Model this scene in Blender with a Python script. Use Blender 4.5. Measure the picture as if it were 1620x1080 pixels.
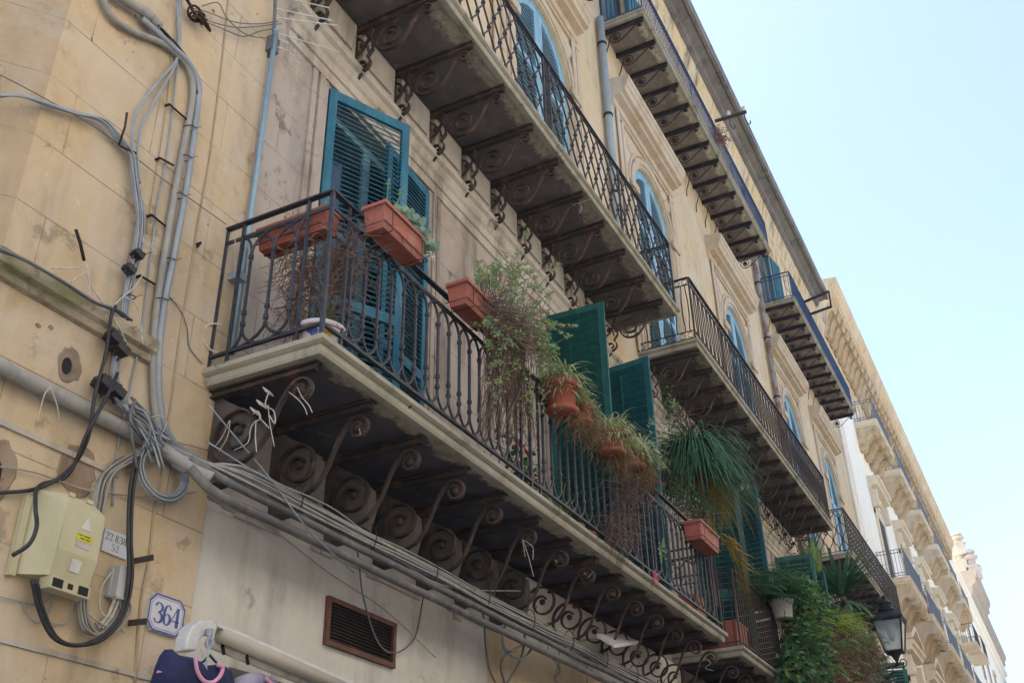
import bpy, math, random
from mathutils import Vector, Matrix
rnd = random.Random(7)
PI = math.pi
SC = bpy.context.scene
COL = SC.collection
for _o in list(bpy.data.objects): bpy.data.objects.remove(_o)

# ---------------------------------------------------------------- camera
CR = Matrix(((0.4587, -0.43892, -0.77262), (-0.88837, -0.24601, -0.38766), (-0.01992, 0.86419, -0.50276)))
_ax = CR.col[2].normalized(); _ay = (CR.col[1] - _ax * CR.col[1].dot(_ax)).normalized(); _a0 = _ay.cross(_ax)
CR = Matrix((_a0, _ay, _ax)).transposed()
CP = Vector((0, 0, 1.6)); FPX = 1640.6
cam = bpy.data.cameras.new("camera"); camo = bpy.data.objects.new("camera", cam); COL.objects.link(camo)
cam.sensor_width = 36; cam.lens = FPX / 1620 * 36; cam.clip_end = 2000; cam.clip_start = 0.05
camo.matrix_world = Matrix.Translation(CP) @ CR.to_4x4()
SC.camera = camo
# ---------------------------------------------------------------- light
SUN_EL, SUN_AZ = 60.0, 92.0            # azimuth from +X towards +Y: the sun stands behind the houses
w = bpy.data.worlds.new("World"); SC.world = w; w.use_nodes = True
nt = w.node_tree; bg = nt.nodes["Background"]
sky = nt.nodes.new("ShaderNodeTexSky"); sky.sky_type = 'NISHITA'; sky.sun_disc = False
sky.sun_elevation = math.radians(SUN_EL); sky.sun_rotation = math.radians(90 - SUN_AZ)
sky.air_density = 1.0; sky.dust_density = 2.0; sky.ozone_density = 0.5; sky.altitude = 0
nt.links.new(sky.outputs[0], bg.inputs[0]); bg.inputs[1].default_value = 0.13
sl = bpy.data.lights.new("sun", 'SUN'); sl.energy = 5.0; sl.angle = math.radians(0.5); sl.color = (1, .96, .91)
so = bpy.data.objects.new("sun", sl); COL.objects.link(so)
_d = Vector((math.cos(math.radians(SUN_EL)) * math.cos(math.radians(SUN_AZ)), math.cos(math.radians(SUN_EL)) * math.sin(math.radians(SUN_AZ)), math.sin(math.radians(SUN_EL))))
so.rotation_euler = _d.to_track_quat('Z', 'Y').to_euler(); so.location = (0, 0, 40)
SC.view_settings.view_transform = 'Standard'; SC.view_settings.look = 'None'
SC.view_settings.exposure = 1.62; SC.view_settings.gamma = 1

# ---------------------------------------------------------------- picking points on real planes
def _ray(u, v): return CR @ Vector((u - 810, 540 - v, -FPX))
def wy(u, v, y=5.0):
    d = _ray(u, v); return CP + d * ((y - CP.y) / d.y)
def wx(u, v, x):
    d = _ray(u, v); return CP + d * ((x - CP.x) / d.x)
def wz(u, v, z):
    d = _ray(u, v); return CP + d * ((z - CP.z) / d.z)

# ---------------------------------------------------------------- mesh builder
class MB:
    def __init__(s): s.v = []; s.f = []; s.smooth = False
    def add(s, vs, fs):
        n = len(s.v); s.v += [tuple(p) for p in vs]; s.f += [tuple(i + n for i in f) for f in fs]; return s
    def box(s, x0, x1, y0, y1, z0, z1, M=None):
        vs = [Vector(p) for p in ((x0, y0, z0), (x1, y0, z0), (x1, y1, z0), (x0, y1, z0), (x0, y0, z1), (x1, y0, z1), (x1, y1, z1), (x0, y1, z1))]
        if M: vs = [M @ p for p in vs]
        return s.add(vs, [(0, 3, 2, 1), (4, 5, 6, 7), (0, 1, 5, 4), (1, 2, 6, 5), (2, 3, 7, 6), (3, 0, 4, 7)])
    def tube(s, pts, r, n=6, caps=True):
        pts = [Vector(p) for p in pts]
        if len(pts) < 2: return s
        rr = r if isinstance(r, (list, tuple)) else [r] * len(pts)
        up = None; rings = []
        for i, p in enumerate(pts):
            t = (pts[min(i + 1, len(pts) - 1)] - pts[max(i - 1, 0)])
            if t.length < 1e-9: t = Vector((0, 0, 1))
            t.normalize()
            if up is None: up = t.orthogonal().normalized()
            up = up - t * up.dot(t)
            up = up.normalized() if up.length > 1e-6 else t.orthogonal().normalized()
            b = t.cross(up)
            rings.append([p + (up * math.cos(2 * PI * k / n) + b * math.sin(2 * PI * k / n)) * rr[i] for k in range(n)])
        vs = [q for g in rings for q in g]; fs = []
        for i in range(len(rings) - 1):
            for k in range(n): fs.append((i * n + k, i * n + (k + 1) % n, (i + 1) * n + (k + 1) % n, (i + 1) * n + k))
        if caps: fs.append(tuple(range(n - 1, -1, -1))); fs.append(tuple((len(rings) - 1) * n + k for k in range(n)))
        return s.add(vs, fs)
    def ribbon(s, yz, x, wd, t):            # flat bar running in the plane x = const
        q = [Vector((0, a, b)) for a, b in yz]; vs = []; n = len(q)
        for i in range(n):
            d = (q[min(i + 1, n - 1)] - q[max(i - 1, 0)]).normalized(); nn = Vector((0, -d.z, d.y)) * t / 2
            for sx, sn in ((-1, -1), (1, -1), (1, 1), (-1, 1)): vs.append(q[i] + nn * sn + Vector((x + sx * wd / 2, 0, 0)))
        fs = [(i * 4 + k, i * 4 + (k + 1) % 4, i * 4 + 4 + (k + 1) % 4, i * 4 + 4 + k) for i in range(n - 1) for k in range(4)]
        fs += [(3, 2, 1, 0), tuple((n - 1) * 4 + k for k in range(4))]
        return s.add(vs, fs)
    def prism(s, poly, a0, a1, axis='x'):    # polygon in the other two axes, extruded
        def P(p, a):
            if axis == 'x': return (a, p[0], p[1])
            if axis == 'y': return (p[0], a, p[1])
            return (p[0], p[1], a)
        n = len(poly); vs = [P(p, a0) for p in poly] + [P(p, a1) for p in poly]
        fs = [tuple(range(n - 1, -1, -1)), tuple(range(n, 2 * n))] + [(i, (i + 1) % n, n + (i + 1) % n, n + i) for i in range(n)]
        return s.add(vs, fs)
    def ring(s, cx, cz, r0, r1, a0, a1, y0, y1, n=24):    # arch ring in the xz plane
        for i in range(n):
            b0 = a0 + (a1 - a0) * i / n; b1 = a0 + (a1 - a0) * (i + 1) / n
            poly = [(cx + r * math.cos(b), cz + r * math.sin(b)) for r, b in ((r0, b0), (r1, b0), (r1, b1), (r0, b1))]
            s.prism(poly, y0, y1, 'y')
        return s
    def lathe(s, c, prof, n=16, M=None):     # prof: (radius, height)
        vs = []
        for r, h in prof:
            for k in range(n):
                p = Vector((r * math.cos(2 * PI * k / n), r * math.sin(2 * PI * k / n), h))
                if M: p = M @ p
                vs.append(Vector(c) + p)
        m = len(prof)
        fs = [(i * n + k, i * n + (k + 1) % n, (i + 1) * n + (k + 1) % n, (i + 1) * n + k) for i in range(m - 1) for k in range(n)]
        fs += [tuple(range(n - 1, -1, -1)), tuple((m - 1) * n + k for k in range(n))]
        return s.add(vs, fs)
    def quad(s, a, b, c, d): return s.add([a, b, c, d], [(0, 1, 2, 3)])
    def leaf(s, p, d, L, W, up=None):        # pointed leaf with a folded midrib
        d = Vector(d).normalized(); u = Vector(up) if up else Vector((rnd.uniform(-1, 1), rnd.uniform(-1, 1), rnd.uniform(.2, 1)))
        sd = d.cross(u); sd = sd.normalized() if sd.length > 1e-5 else d.orthogonal().normalized(); nn = sd.cross(d)
        p = Vector(p); m = p + d * L * .5
        return s.add([p, m + sd * W / 2 + nn * W * .15, p + d * L - nn * L * .1, m - sd * W / 2 + nn * W * .15, m], [(0, 1, 4), (1, 2, 4), (2, 3, 4), (3, 0, 4)])
    def strap(s, pts, W):                    # long strap leaf, tapering
        n = len(pts); vs = []
        for i, p in enumerate(pts):
            p = Vector(p); t = (Vector(pts[min(i + 1, n - 1)]) - Vector(pts[max(i - 1, 0)]))
            sd = t.cross(Vector((s._sx, s._sy, .3))) if hasattr(s, '_sx') else t.cross(Vector((.5, -.8, .3)))
            sd = sd.normalized() if sd.length > 1e-6 else Vector((1, 0, 0))
            f = min(1, .45 + i / n * 2) * (1 - (i / (n - 1)) ** 2.5) + .04
            vs += [p - sd * W / 2 * f, p + sd * W / 2 * f]
        return s.add(vs, [(2 * i, 2 * i + 1, 2 * i + 3, 2 * i + 2) for i in range(n - 1)])
    def build(s, name, mat, parent=None, smooth=None):
        me = bpy.data.meshes.new(name); me.from_pydata([tuple(p) for p in s.v], [], s.f)
        if isinstance(mat, (list, tuple)):
            for m in mat: me.materials.append(m)
        else: me.materials.append(mat)
        me.validate(); me.update()
        if smooth or s.smooth: me.polygons.foreach_set("use_smooth", [True] * len(me.polygons))
        o = bpy.data.objects.new(name, me); COL.objects.link(o)
        if parent:
            o.parent = parent
            if parent.type == 'EMPTY': o.location = -Vector(parent.location)
        return o
def tag(o, label=None, cat=None, group=None, kind=None):
    if label: o['label'] = label
    if cat: o['category'] = cat
    if group: o['group'] = group
    if kind: o['kind'] = kind
    return o
def thing(name, loc, label, cat, group=None):
    o = bpy.data.objects.new(name, None); COL.objects.link(o); o.location = loc; o.empty_display_size = .2
    return tag(o, label, cat, group)
def dup(o, parent=None, loc=None):
    c = o.copy(); COL.objects.link(c)
    if parent: c.parent = parent
    if loc is not None: c.location = loc
    return c
def smooth_path(P, k=6):                      # Catmull-Rom
    P = [Vector(p) for p in P]; out = []
    Q = [P[0] * 2 - P[1]] + P + [P[-1] * 2 - P[-2]]
    for i in range(1, len(Q) - 2):
        a, b, c, d = Q[i - 1], Q[i], Q[i + 1], Q[i + 2]
        for j in range(k):
            t = j / k
            out.append(.5 * ((2 * b) + (c - a) * t + (2 * a - 5 * b + 4 * c - d) * t * t + (3 * b - a - 3 * c + d) * t ** 3))
    out.append(P[-1]); return out

# ---------------------------------------------------------------- materials
def lin(c):
    return tuple(((x / 255) / 12.92 if x / 255 <= .04045 else ((x / 255 + .055) / 1.055) ** 2.4) for x in c)
class NM:
    def __init__(s, name, rough=.8, metal=0, spec=.3):
        s.m = bpy.data.materials.new(name); s.m.use_nodes = True; s.t = s.m.node_tree; s.b = s.t.nodes["Principled BSDF"]
        s.b.inputs["Roughness"].default_value = rough; s.b.inputs["Metallic"].default_value = metal
        s.b.inputs["Specular IOR Level"].default_value = spec
        s.g = s.t.nodes.new("ShaderNodeNewGeometry"); s.col = None; s.bumps = None
    def N(s, t, **k):
        n = s.t.nodes.new(t)
        for a, b in k.items(): setattr(n, a, b)
        return n
    def L(s, a, b): s.t.links.new(a, b)
    def pos(s, sc=(1, 1, 1)):
        m = s.N("ShaderNodeMapping"); s.L(s.g.outputs["Position"], m.inputs[0]); m.inputs["Scale"].default_value = sc; return m.outputs[0]
    def noise(s, scale, detail=5, sc=(1, 1, 1), rough=.6, lo=.35, hi=.65, dist=0):
        n = s.N("ShaderNodeTexNoise"); s.L(s.pos(sc), n.inputs["Vector"]); n.inputs["Scale"].default_value = scale
        n.inputs["Detail"].default_value = detail; n.inputs["Roughness"].default_value = rough; n.inputs["Distortion"].default_value = dist
        r = s.N("ShaderNodeMapRange"); r.inputs[1].default_value = lo; r.inputs[2].default_value = hi; s.L(n.outputs[0], r.inputs[0]); return r.outputs[0]
    def mix(s, fac, a, b, mode='MIX'):
        n = s.N("ShaderNodeMix", data_type='RGBA', blend_type=mode)
        for sock, v in ((n.inputs[0], fac), (n.inputs[6], a), (n.inputs[7], b)):
            if hasattr(v, 'is_linked'): s.L(v, sock)
            elif isinstance(v, (int, float)): sock.default_value = v
            else: sock.default_value = (*v, 1)
        return n.outputs[2]
    def math(s, op, a, b=0, c=0):
        n = s.N("ShaderNodeMath", operation=op)
        for i, v in enumerate((a, b, c)):
            if hasattr(v, 'is_linked'): s.L(v, n.inputs[i])
            else: n.inputs[i].default_value = v
        n.use_clamp = op in ('MULTIPLY_ADD',) and False
        return n.outputs[0]
    def axis(s, k):
        n = s.N("ShaderNodeSeparateXYZ"); s.L(s.g.outputs["Position"], n.inputs[0]); return n.outputs[k]
    def rng(s, v, a, b):
        r = s.N("ShaderNodeMapRange"); r.inputs[1].default_value = a; r.inputs[2].default_value = b; s.L(v, r.inputs[0]); return r.outputs[0]
    def bump(s, h, strength=.3, dist=.01):
        n = s.N("ShaderNodeBump"); n.inputs["Strength"].default_value = strength; n.inputs["Distance"].default_value = dist
        s.L(h, n.inputs["Height"])
        if s.bumps: s.L(s.bumps, n.inputs["Normal"])
        s.bumps = n.outputs[0]
    def done(s, col):
        if hasattr(col, 'is_linked'): s.L(col, s.b.inputs["Base Color"])
        else: s.b.inputs["Base Color"].default_value = (*col, 1)
        if s.bumps: s.L(s.bumps, s.b.inputs["Normal"])
        return s.m
def plaster(name, c1, c2, dirt, ashlar=False, dirtamt=.5, holes=True, course=.517, zoff=.05):
    n = NM(name, .92, 0, .15)
    col = n.mix(n.noise(1.1, 6, dist=.4), c1, c2)
    col = n.mix(n.math('MULTIPLY', n.noise(7, 5), .45), col, tuple(x * 1.18 for x in c2))
    st = n.noise(1.6, 5, (2.2, 2.2, .35), lo=.5, hi=.72)
    col = n.mix(n.math('MULTIPLY', st, dirtamt), col, dirt)
    wsh = n.noise(.9, 8, (1, 1, .7), rough=.68, lo=.47, hi=.60, dist=.6)
    col = n.mix(n.math('MULTIPLY', wsh, .6), col, tuple(min(.9, .55 * x + .55 * sum(c2) / 3 + .03) for x in c2))
    bl = n.noise(2.7, 7, rough=.7, lo=.6, hi=.66)
    col = n.mix(n.math('MULTIPLY', bl, .35 * dirtamt * 2), col, tuple(x * .6 for x in dirt))
    sp = n.noise(38, 2, lo=.72, hi=.76); col = n.mix(n.math('MULTIPLY', sp, .6), col, tuple(x * .45 for x in dirt))
    ch = n.noise(14, 5, rough=.75, lo=.66, hi=.675); col = n.mix(n.math('MULTIPLY', ch, .55), col, tuple(min(.8, x * 1.45) for x in c2)); n.bump(n.math('SUBTRACT', 1, ch), .5, .006)
    pt_ = n.noise(9, 3, rough=.5, lo=.745, hi=.755); col = n.mix(pt_, col, tuple(x * .35 for x in dirt))
    gr = n.noise(120, 3, lo=.3, hi=.7); col = n.mix(n.math('MULTIPLY', gr, .12), col, tuple(x * .7 for x in c1))
    n.bump(n.noise(45, 6, lo=0, hi=1), .35, .006); n.bump(n.noise(3, 4, lo=0, hi=1), .3, .03)
    if holes:
        # cracks: thin lines of a distorted voronoi, only in patches
        v = n.N("ShaderNodeTexVoronoi", feature='DISTANCE_TO_EDGE'); 
        nz = n.N("ShaderNodeTexNoise"); n.L(n.pos(), nz.inputs["Vector"]); nz.inputs["Scale"].default_value = 3; nz.inputs["Detail"].default_value = 6
        ad = n.N("ShaderNodeVectorMath", operation='MULTIPLY_ADD'); n.L(nz.outputs[1], ad.inputs[0]); ad.inputs[1].default_value = (.7, .7, .7); n.L(n.pos(), ad.inputs[2])
        n.L(ad.outputs[0], v.inputs["Vector"]); v.inputs["Scale"].default_value = 1.3
        cr = n.rng(v.outputs[0], .009, .002); pt = n.noise(.8, 3, lo=.60, hi=.68)
        col = n.mix(n.math('MULTIPLY', n.math('MULTIPLY', cr, pt), .4), col, tuple(x * .3 for x in dirt))
    if ashlar:
        br = n.N("ShaderNodeTexBrick"); cb = n.N("ShaderNodeCombineXYZ"); n.L(n.axis(0), cb.inputs[0]); n.L(n.math('ADD', n.axis(2), zoff), cb.inputs[1])
        n.L(cb.outputs[0], br.inputs["Vector"]); br.inputs["Scale"].default_value = 1; br.inputs["Mortar Size"].default_value = .005
        br.inputs["Brick Width"].default_value = 1.35; br.inputs["Row Height"].default_value = course; br.inputs["Mortar Smooth"].default_value = .3
        col = n.mix(n.math('MULTIPLY', br.outputs["Fac"], n.math('MULTIPLY', n.noise(2.3, 3, lo=.3, hi=.6), .65)), col, tuple(x * .45 for x in dirt))
        n.bump(n.math('SUBTRACT', 1, br.outputs["Fac"]), .5, .006)
    return n.done(col)
def simple(name, c1, c2=None, rough=.6, metal=0, scale=8, bump=.2, spec=.4, bscale=60, lo=.35, hi=.65, sub=0, streak=None):
    n = NM(name, rough, metal, spec); c2 = c2 or tuple(x * .75 for x in c1)
    col = n.mix(n.noise(scale, 6, lo=lo, hi=hi), c1, c2)
    if streak: col = n.mix(n.math('MULTIPLY', n.noise(3, 5, (3, 3, .3), lo=.5, hi=.7), .6), col, streak)
    if bump: n.bump(n.noise(bscale, 4, lo=0, hi=1), bump, .004)
    return n.done(col)
def paint(name, c1, c2, wood, chips=.62):
    n = NM(name, .65, 0, .3)
    col = n.mix(n.noise(5, 6, lo=.35, hi=.65), c1, c2)
    col = n.mix(n.math('MULTIPLY', n.noise(2.5, 6, (3, 3, .4), lo=.5, hi=.68), .5), col, tuple(min(1, x * 1.5 + .03) for x in c2))
    col = n.mix(n.math('MULTIPLY', n.noise(4, 6, (3, 3, .5), lo=.56, hi=.7), .5), col, tuple(x * .45 for x in c1))
    col = n.mix(n.noise(26, 6, (1, 1, .5), rough=.7, lo=chips, hi=chips + .02), col, wood)
    n.bump(n.noise(40, 5, (1, 1, .2), lo=0, hi=1), .4, .004)
    return n.done(col)
def leafmat(name, c1, c2, c3=None, rough=.55):
    n = NM(name, rough, 0, .35)
    col = n.mix(n.noise(9, 3, lo=.35, hi=.65), c1, c2)
    if c3: col = n.mix(n.noise(23, 2, lo=.58, hi=.66), col, c3)
    n.b.inputs["Subsurface Weight"].default_value = 0
    tr = n.N("ShaderNodeBsdfTranslucent"); n.L(col, tr.inputs[0]); mx = n.N("ShaderNodeMixShader"); mx.inputs[0].default_value = .3
    n.done(col); out = n.t.nodes["Material Output"]; n.L(n.b.outputs[0], mx.inputs[1]); n.L(tr.outputs[0], mx.inputs[2]); n.L(mx.outputs[0], out.inputs[0])
    return n.m
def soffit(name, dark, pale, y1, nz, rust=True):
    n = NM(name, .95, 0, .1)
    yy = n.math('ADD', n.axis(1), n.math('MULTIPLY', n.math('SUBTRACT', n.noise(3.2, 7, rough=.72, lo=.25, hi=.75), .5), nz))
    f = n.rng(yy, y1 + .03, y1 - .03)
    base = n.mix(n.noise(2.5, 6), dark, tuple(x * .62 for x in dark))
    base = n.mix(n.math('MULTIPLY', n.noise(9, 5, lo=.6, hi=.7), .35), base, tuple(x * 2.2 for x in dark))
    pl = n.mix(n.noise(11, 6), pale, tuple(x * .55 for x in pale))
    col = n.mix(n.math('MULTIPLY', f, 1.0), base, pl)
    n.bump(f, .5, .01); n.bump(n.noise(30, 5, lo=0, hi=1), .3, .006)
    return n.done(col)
M = {}
M['pil'] = plaster("yellow_plaster", (.475, .36, .225), (.54, .435, .30), (.29, .235, .17), True, .75)
M['side'] = plaster("shaded_tan_plaster", (.34, .255, .16), (.40, .315, .215), (.24, .19, .14), True, .4)  # weathered tan, with the turned wall's shade put into the colour
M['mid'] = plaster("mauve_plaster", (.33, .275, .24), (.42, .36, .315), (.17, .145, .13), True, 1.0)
M['low'] = plaster("patch_render", (.50, .475, .43), (.57, .545, .50), (.27, .25, .22), False, .75)
M['yel'] = plaster("ochre_plaster", (.48, .36, .23), (.54, .43, .29), (.31, .25, .17), False, .6)
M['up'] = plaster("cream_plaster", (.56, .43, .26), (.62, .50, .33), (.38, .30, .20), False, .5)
M['trim'] = plaster("moulded_stucco", (.50, .40, .28), (.57, .47, .35), (.33, .27, .20), False, .6, False)
M['grime'] = plaster("stained_stucco", (.38, .33, .28), (.48, .44, .38), (.15, .14, .11), False, .9, False)
_n = NM('mossy_ledge', .95, 0, .1); _c = _n.mix(_n.noise(2.2, 6), (.34, .29, .22), (.46, .41, .32)); _c = _n.mix(_n.math('MULTIPLY', _n.noise(1.7, 6, (1, 1, 3), lo=.42, hi=.58), .75), _c, (.13, .15, .05)); _c = _n.mix(_n.math('MULTIPLY', _n.noise(8, 6, lo=.5, hi=.62), .6), _c, (.15, .12, .09)); _n.bump(_n.noise(14, 7, lo=0, hi=1), .9, .02); M['moss'] = _n.done(_c)
M['eave'] = plaster("weathered_eave", (.12, .115, .11), (.20, .185, .17), (.05, .048, .045), False, .9, False)
M['frieze'] = plaster("mouldy_frieze", (.52, .40, .23), (.60, .48, .30), (.16, .13, .09), False, 1.2, False)
M['body'] = simple("masonry_body", (.4, .33, .24))
M['slabedge'] = plaster("slab_edge", (.30, .285, .225), (.38, .36, .29), (.13, .13, .10), False, .9, False)
M['slabedge2'] = plaster("lichen_slab_edge", (.26, .25, .19), (.36, .34, .27), (.12, .12, .08), False, 1.0, False)
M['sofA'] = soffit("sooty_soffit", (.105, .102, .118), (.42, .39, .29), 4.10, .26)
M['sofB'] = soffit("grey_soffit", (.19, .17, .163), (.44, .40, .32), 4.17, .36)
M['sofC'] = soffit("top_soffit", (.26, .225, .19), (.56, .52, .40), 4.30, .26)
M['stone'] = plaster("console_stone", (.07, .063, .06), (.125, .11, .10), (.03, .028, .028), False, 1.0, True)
M['iron'] = simple("dark_iron", (.028, .034, .046), (.05, .055, .07), .5, .3, 14, .3, .5)
M['irond'] = simple("black_iron", (.022, .022, .028), (.06, .045, .04), .55, .3, 14, .3, .5)
M['ironb'] = simple("blue_iron", (.03, .06, .14), (.045, .08, .18), .5, .1, 14, .2, .5)
M['ironr'] = simple("brown_iron", (.06, .045, .04), (.10, .075, .06), .6, .2, 10, .3, .4)
M['rust'] = simple("rusty_bracket_iron", (.055, .045, .042), (.17, .09, .065), .85, .2, 7, .5, .3, lo=.52, hi=.68)
M['rustd'] = simple("dark_bracket_iron", (.028, .024, .026), (.10, .055, .042), .85, .2, 5, .5, .3, lo=.5, hi=.7)
M['blue'] = paint("blue_shutter_paint", (.020, .115, .185), (.028, .145, .225), (.22, .19, .16), .68)
M['lblue'] = paint("faded_blue_paint", (.22, .40, .52), (.26, .45, .57), (.22, .19, .16), .63)
M['green'] = paint("green_shutter_paint", (.007, .070, .066), (.011, .095, .09), (.22, .19, .16), .68)
M['green2'] = paint("blue_green_paint", (.013, .088, .105), (.017, .11, .13), (.22, .19, .16), .68)
M['green3'] = paint("faded_green_paint", (.025, .10, .085), (.035, .13, .11), (.22, .19, .16), .68)
M['dark'] = simple("dark_interior", (.02, .02, .022), rough=.9, bump=0)
g = NM("window_glass", .08, 0, .6); M['glass'] = g.done((.03, .04, .05))
M['cream'] = plaster("white_plaster", (.86, .81, .70), (.90, .86, .76), (.70, .63, .50), False, .3, False)
M['cream2'] = plaster("pale_wall", (.70, .63, .52), (.75, .69, .58), (.58, .51, .40), False, .3, False)
M['sand'] = plaster("sandstone", (.64, .53, .38), (.72, .62, .47), (.48, .38, .25), False, .5, False)
M['sandd'] = plaster("brown_sandstone", (.50, .38, .25), (.58, .46, .32), (.36, .26, .16), False, .6, False)
M['church'] = plaster("rough_stone", (.50, .42, .34), (.60, .50, .41), (.36, .27, .20), True, .6, False, .8)
M['farrail'] = simple("slate_blue_iron", (.13, .16, .21), (.17, .20, .26), .6, .1, 8, 0)
M['asph'] = simple("paving_stone", (.20, .19, .18), (.26, .25, .235), .8, 0, 2, .4)
M['pipe'] = simple("pale_pipe", (.30, .36, .38), (.38, .42, .42), .5, .1, 5, .1, streak=(.25, .24, .2))
M['zinc'] = simple("blue_grey_pole", (.20, .33, .42), (.26, .38, .46), .45, .3, 12, .1)
M['rpipe'] = simple("rusty_pipe", (.30, .30, .29), (.22, .10, .06), .7, .1, 4, .3, lo=.45, hi=.6)

# ---------------------------------------------------------------- ground
b = MB(); b.quad((-120, -80, 0), (300, -80, 0), (300, 120, 0), (-120, 120, 0)); tag(b.build("street_ground", M['asph']), kind='structure')
b = MB(); b.box(-40, 160, 3.6, 5.05, 0.004, .13); tag(b.build("pavement", simple("kerb_paving", (.22, .2, .18))), kind='structure')

# the sunlit houses across the narrow street, behind the camera
OP = thing("opposite_building", (20, -5, 0), "plain sunlit plastered building across the street, behind the camera", "building")
b = MB(); b.box(-30, 110, -16, -5.0, 0, 17); b.build("wall", simple("sunlit_plaster", (.60, .56, .50), (.68, .63, .56), .9), OP)
b = MB(); b.prism([(-5.0, 16.2), (-4.7, 16.4), (-4.4, 16.8), (-4.4, 17.1), (-5.0, 17.1)], -30, 110, 'x'); b.build("cornice", M['trim'], OP)
_w = MB(); _w.box(-.55, .55, -5.0, -4.96, 0, 2.0); _w.box(-.7, .7, -5.0, -4.93, 2.0, 2.12); _p = None
for zz in (4.5, 9.0, 13.5):
    for k in range(14):
        _p = dup(_p, OP) if _p else _w.build("window", M['green3'], OP)
        _p.location = Vector((-25 + k * 9.0, 0, zz)) - Vector(OP.location)
# ================================================================ main building
BL = thing("apartment_building", (20, 5, 0), "old ochre corner building with long iron balconies and blue and green louvred shutters", "building")
XE = 36.95
F1 = [(6.03, 7.9), (10.98, 12.85), (16.8, 18.65), (22.8, 24.65), (29.0, 30.8), (34.7, 36.4)]      # first-floor doors x0, x1 ; z 5.27..9
AR = [11.35, 16.5, 22.5, 28.0, 33.1]; AW = 1.03; ZS = 14.3
F3 = [(15.15, 16.55), (21.2, 22.6), (27.5, 28.9), (33.2, 34.6)]
def wall(name, mat, x0, x1, z0, z1, holes, y0=5.0, y1=5.42):
    b = MB(); xs = sorted({x0, x1, *[h[0] for h in holes], *[h[1] for h in holes]}); zs = sorted({z0, z1, *[h[2] for h in holes], *[h[3] for h in holes]})
    xs = [x for x in xs if x0 <= x <= x1]; zs = [z for z in zs if z0 <= z <= z1]
    def solid(i, j):
        if i < 0 or j < 0 or i >= len(xs) - 1 or j >= len(zs) - 1: return False
        cx = (xs[i] + xs[i + 1]) / 2; cz = (zs[j] + zs[j + 1]) / 2
        return not any(h[0] < cx < h[1] and h[2] < cz < h[3] for h in holes)
    for i in range(len(xs) - 1):
        for j in range(len(zs) - 1):
            if not solid(i, j): continue
            a, c, d, e = xs[i], xs[i + 1], zs[j], zs[j + 1]
            b.quad((a, y0, d), (c, y0, d), (c, y0, e), (a, y0, e)); b.quad((a, y1, d), (a, y1, e), (c, y1, e), (c, y1, d))
            if not solid(i - 1, j): b.quad((a, y1, d), (a, y0, d), (a, y0, e), (a, y1, e))
            if not solid(i + 1, j): b.quad((c, y0, d), (c, y1, d), (c, y1, e), (c, y0, e))
            if not solid(i, j - 1): b.quad((a, y0, d), (a, y1, d), (c, y1, d), (c, y0, d))
            if not solid(i, j + 1): b.quad((a, y0, e), (c, y0, e), (c, y1, e), (a, y1, e))
    return b.build(name, mat, BL)
h1 = [(a, c, 5.27, 9.0) for a, c in F1]; h2 = [(c - AW, c + AW, 10.29, ZS + AW) for c in AR]; h3 = [(a, c, 17.76, 21.0) for a, c in F3]
wall("wall", M['low'], 5.1, 9.25, 0, 4.42, [(5.55, 8.9, 0, 3.28)])
wall("wall", M['yel'], 9.25, XE, 0, 4.42, [(11.5, 14.5, 0, 3.3), (17, 20, 0, 3.3)])
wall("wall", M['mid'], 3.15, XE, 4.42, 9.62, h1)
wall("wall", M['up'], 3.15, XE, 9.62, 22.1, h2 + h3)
# body behind, keeps the sun out
b = MB(); b.box(3.5, XE, 5.9, 17, 0, 22.7); b.box(3.4, XE - .02, 5.425, 5.9, 0, .2); b.build("rear_wall", M['body'], BL)
b = MB(); b.box(3.12, 35.1, 4.22, 17.2, 22.80, 22.9); b.box(35.1, XE, 4.9, 17.2, 22.72, 22.78); b.build("roof", M['eave'], BL)
# corner: side wall turning away from the street, with a slightly proud plastered pier
b = MB(); L = 14
b.add([(3.15, 4.972, 0), (3.15 - L * .80, 4.972 + L * .60, 0), (3.15 - L * .80, 4.972 + L * .60, 22.8), (3.15, 4.972, 22.8), (3.5, 5.9, 0), (3.5, 17, 0), (3.5, 17, 22.8), (3.5, 5.9, 22.8)],
      [(1, 0, 3, 2), (0, 4, 7, 3), (3, 7, 6, 2)]); b.build("side_wall", M['side'], BL)
b = MB(); b.box(3.15, 5.1, 4.972, 5.0, 4.42, 22.1); b.box(3.15, 5.1, 4.972, 5.42, 0, 4.42); b.build("pilaster", M['pil'], BL)
# ledge on the pier and lower groove moulding
prof = [(4.97, 5.05), (4.935, 5.06), (4.92, 5.10), (4.885, 5.12), (4.875, 5.19), (4.885, 5.215), (4.97, 5.26)]
b = MB(); b.prism(prof, 3.1, 4.36, 'x'); b.build("ledge", M['moss'], BL)
b = MB(); b.box(3.15, 4.30, 4.955, 4.972, 4.20, 4.235); b.build("groove_moulding", M['grime'], BL)
b = MB(); b.box(3.15, 5.0, 4.96, 4.972, 3.05, 3.08); b.build("groove_moulding", M['grime'], BL)
# broken render lip along the top of the pale patch
b = MB(); x = 5.1
while x < 9.2:
    d = rnd.uniform(.12, .3); b.box(x, x + d - .003, 4.985 + rnd.uniform(-.006, .006), 5.0, 4.36 + rnd.uniform(-.05, .03), 4.47); x += d
b.build("render_edge", M['grime'], BL)
b = MB(); b.box(5.1, XE, 4.975, 5.0, 4.40, 4.52); b.build("plinth_band", M['low'], BL)
b = MB(); b.box(9.6, 15.2, 4.94, 4.974, 4.53, 5.12); b.build("plinth_band", M['cream2'], BL)  # paler band: light on the wall behind the scrolls, put into the colour
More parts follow.
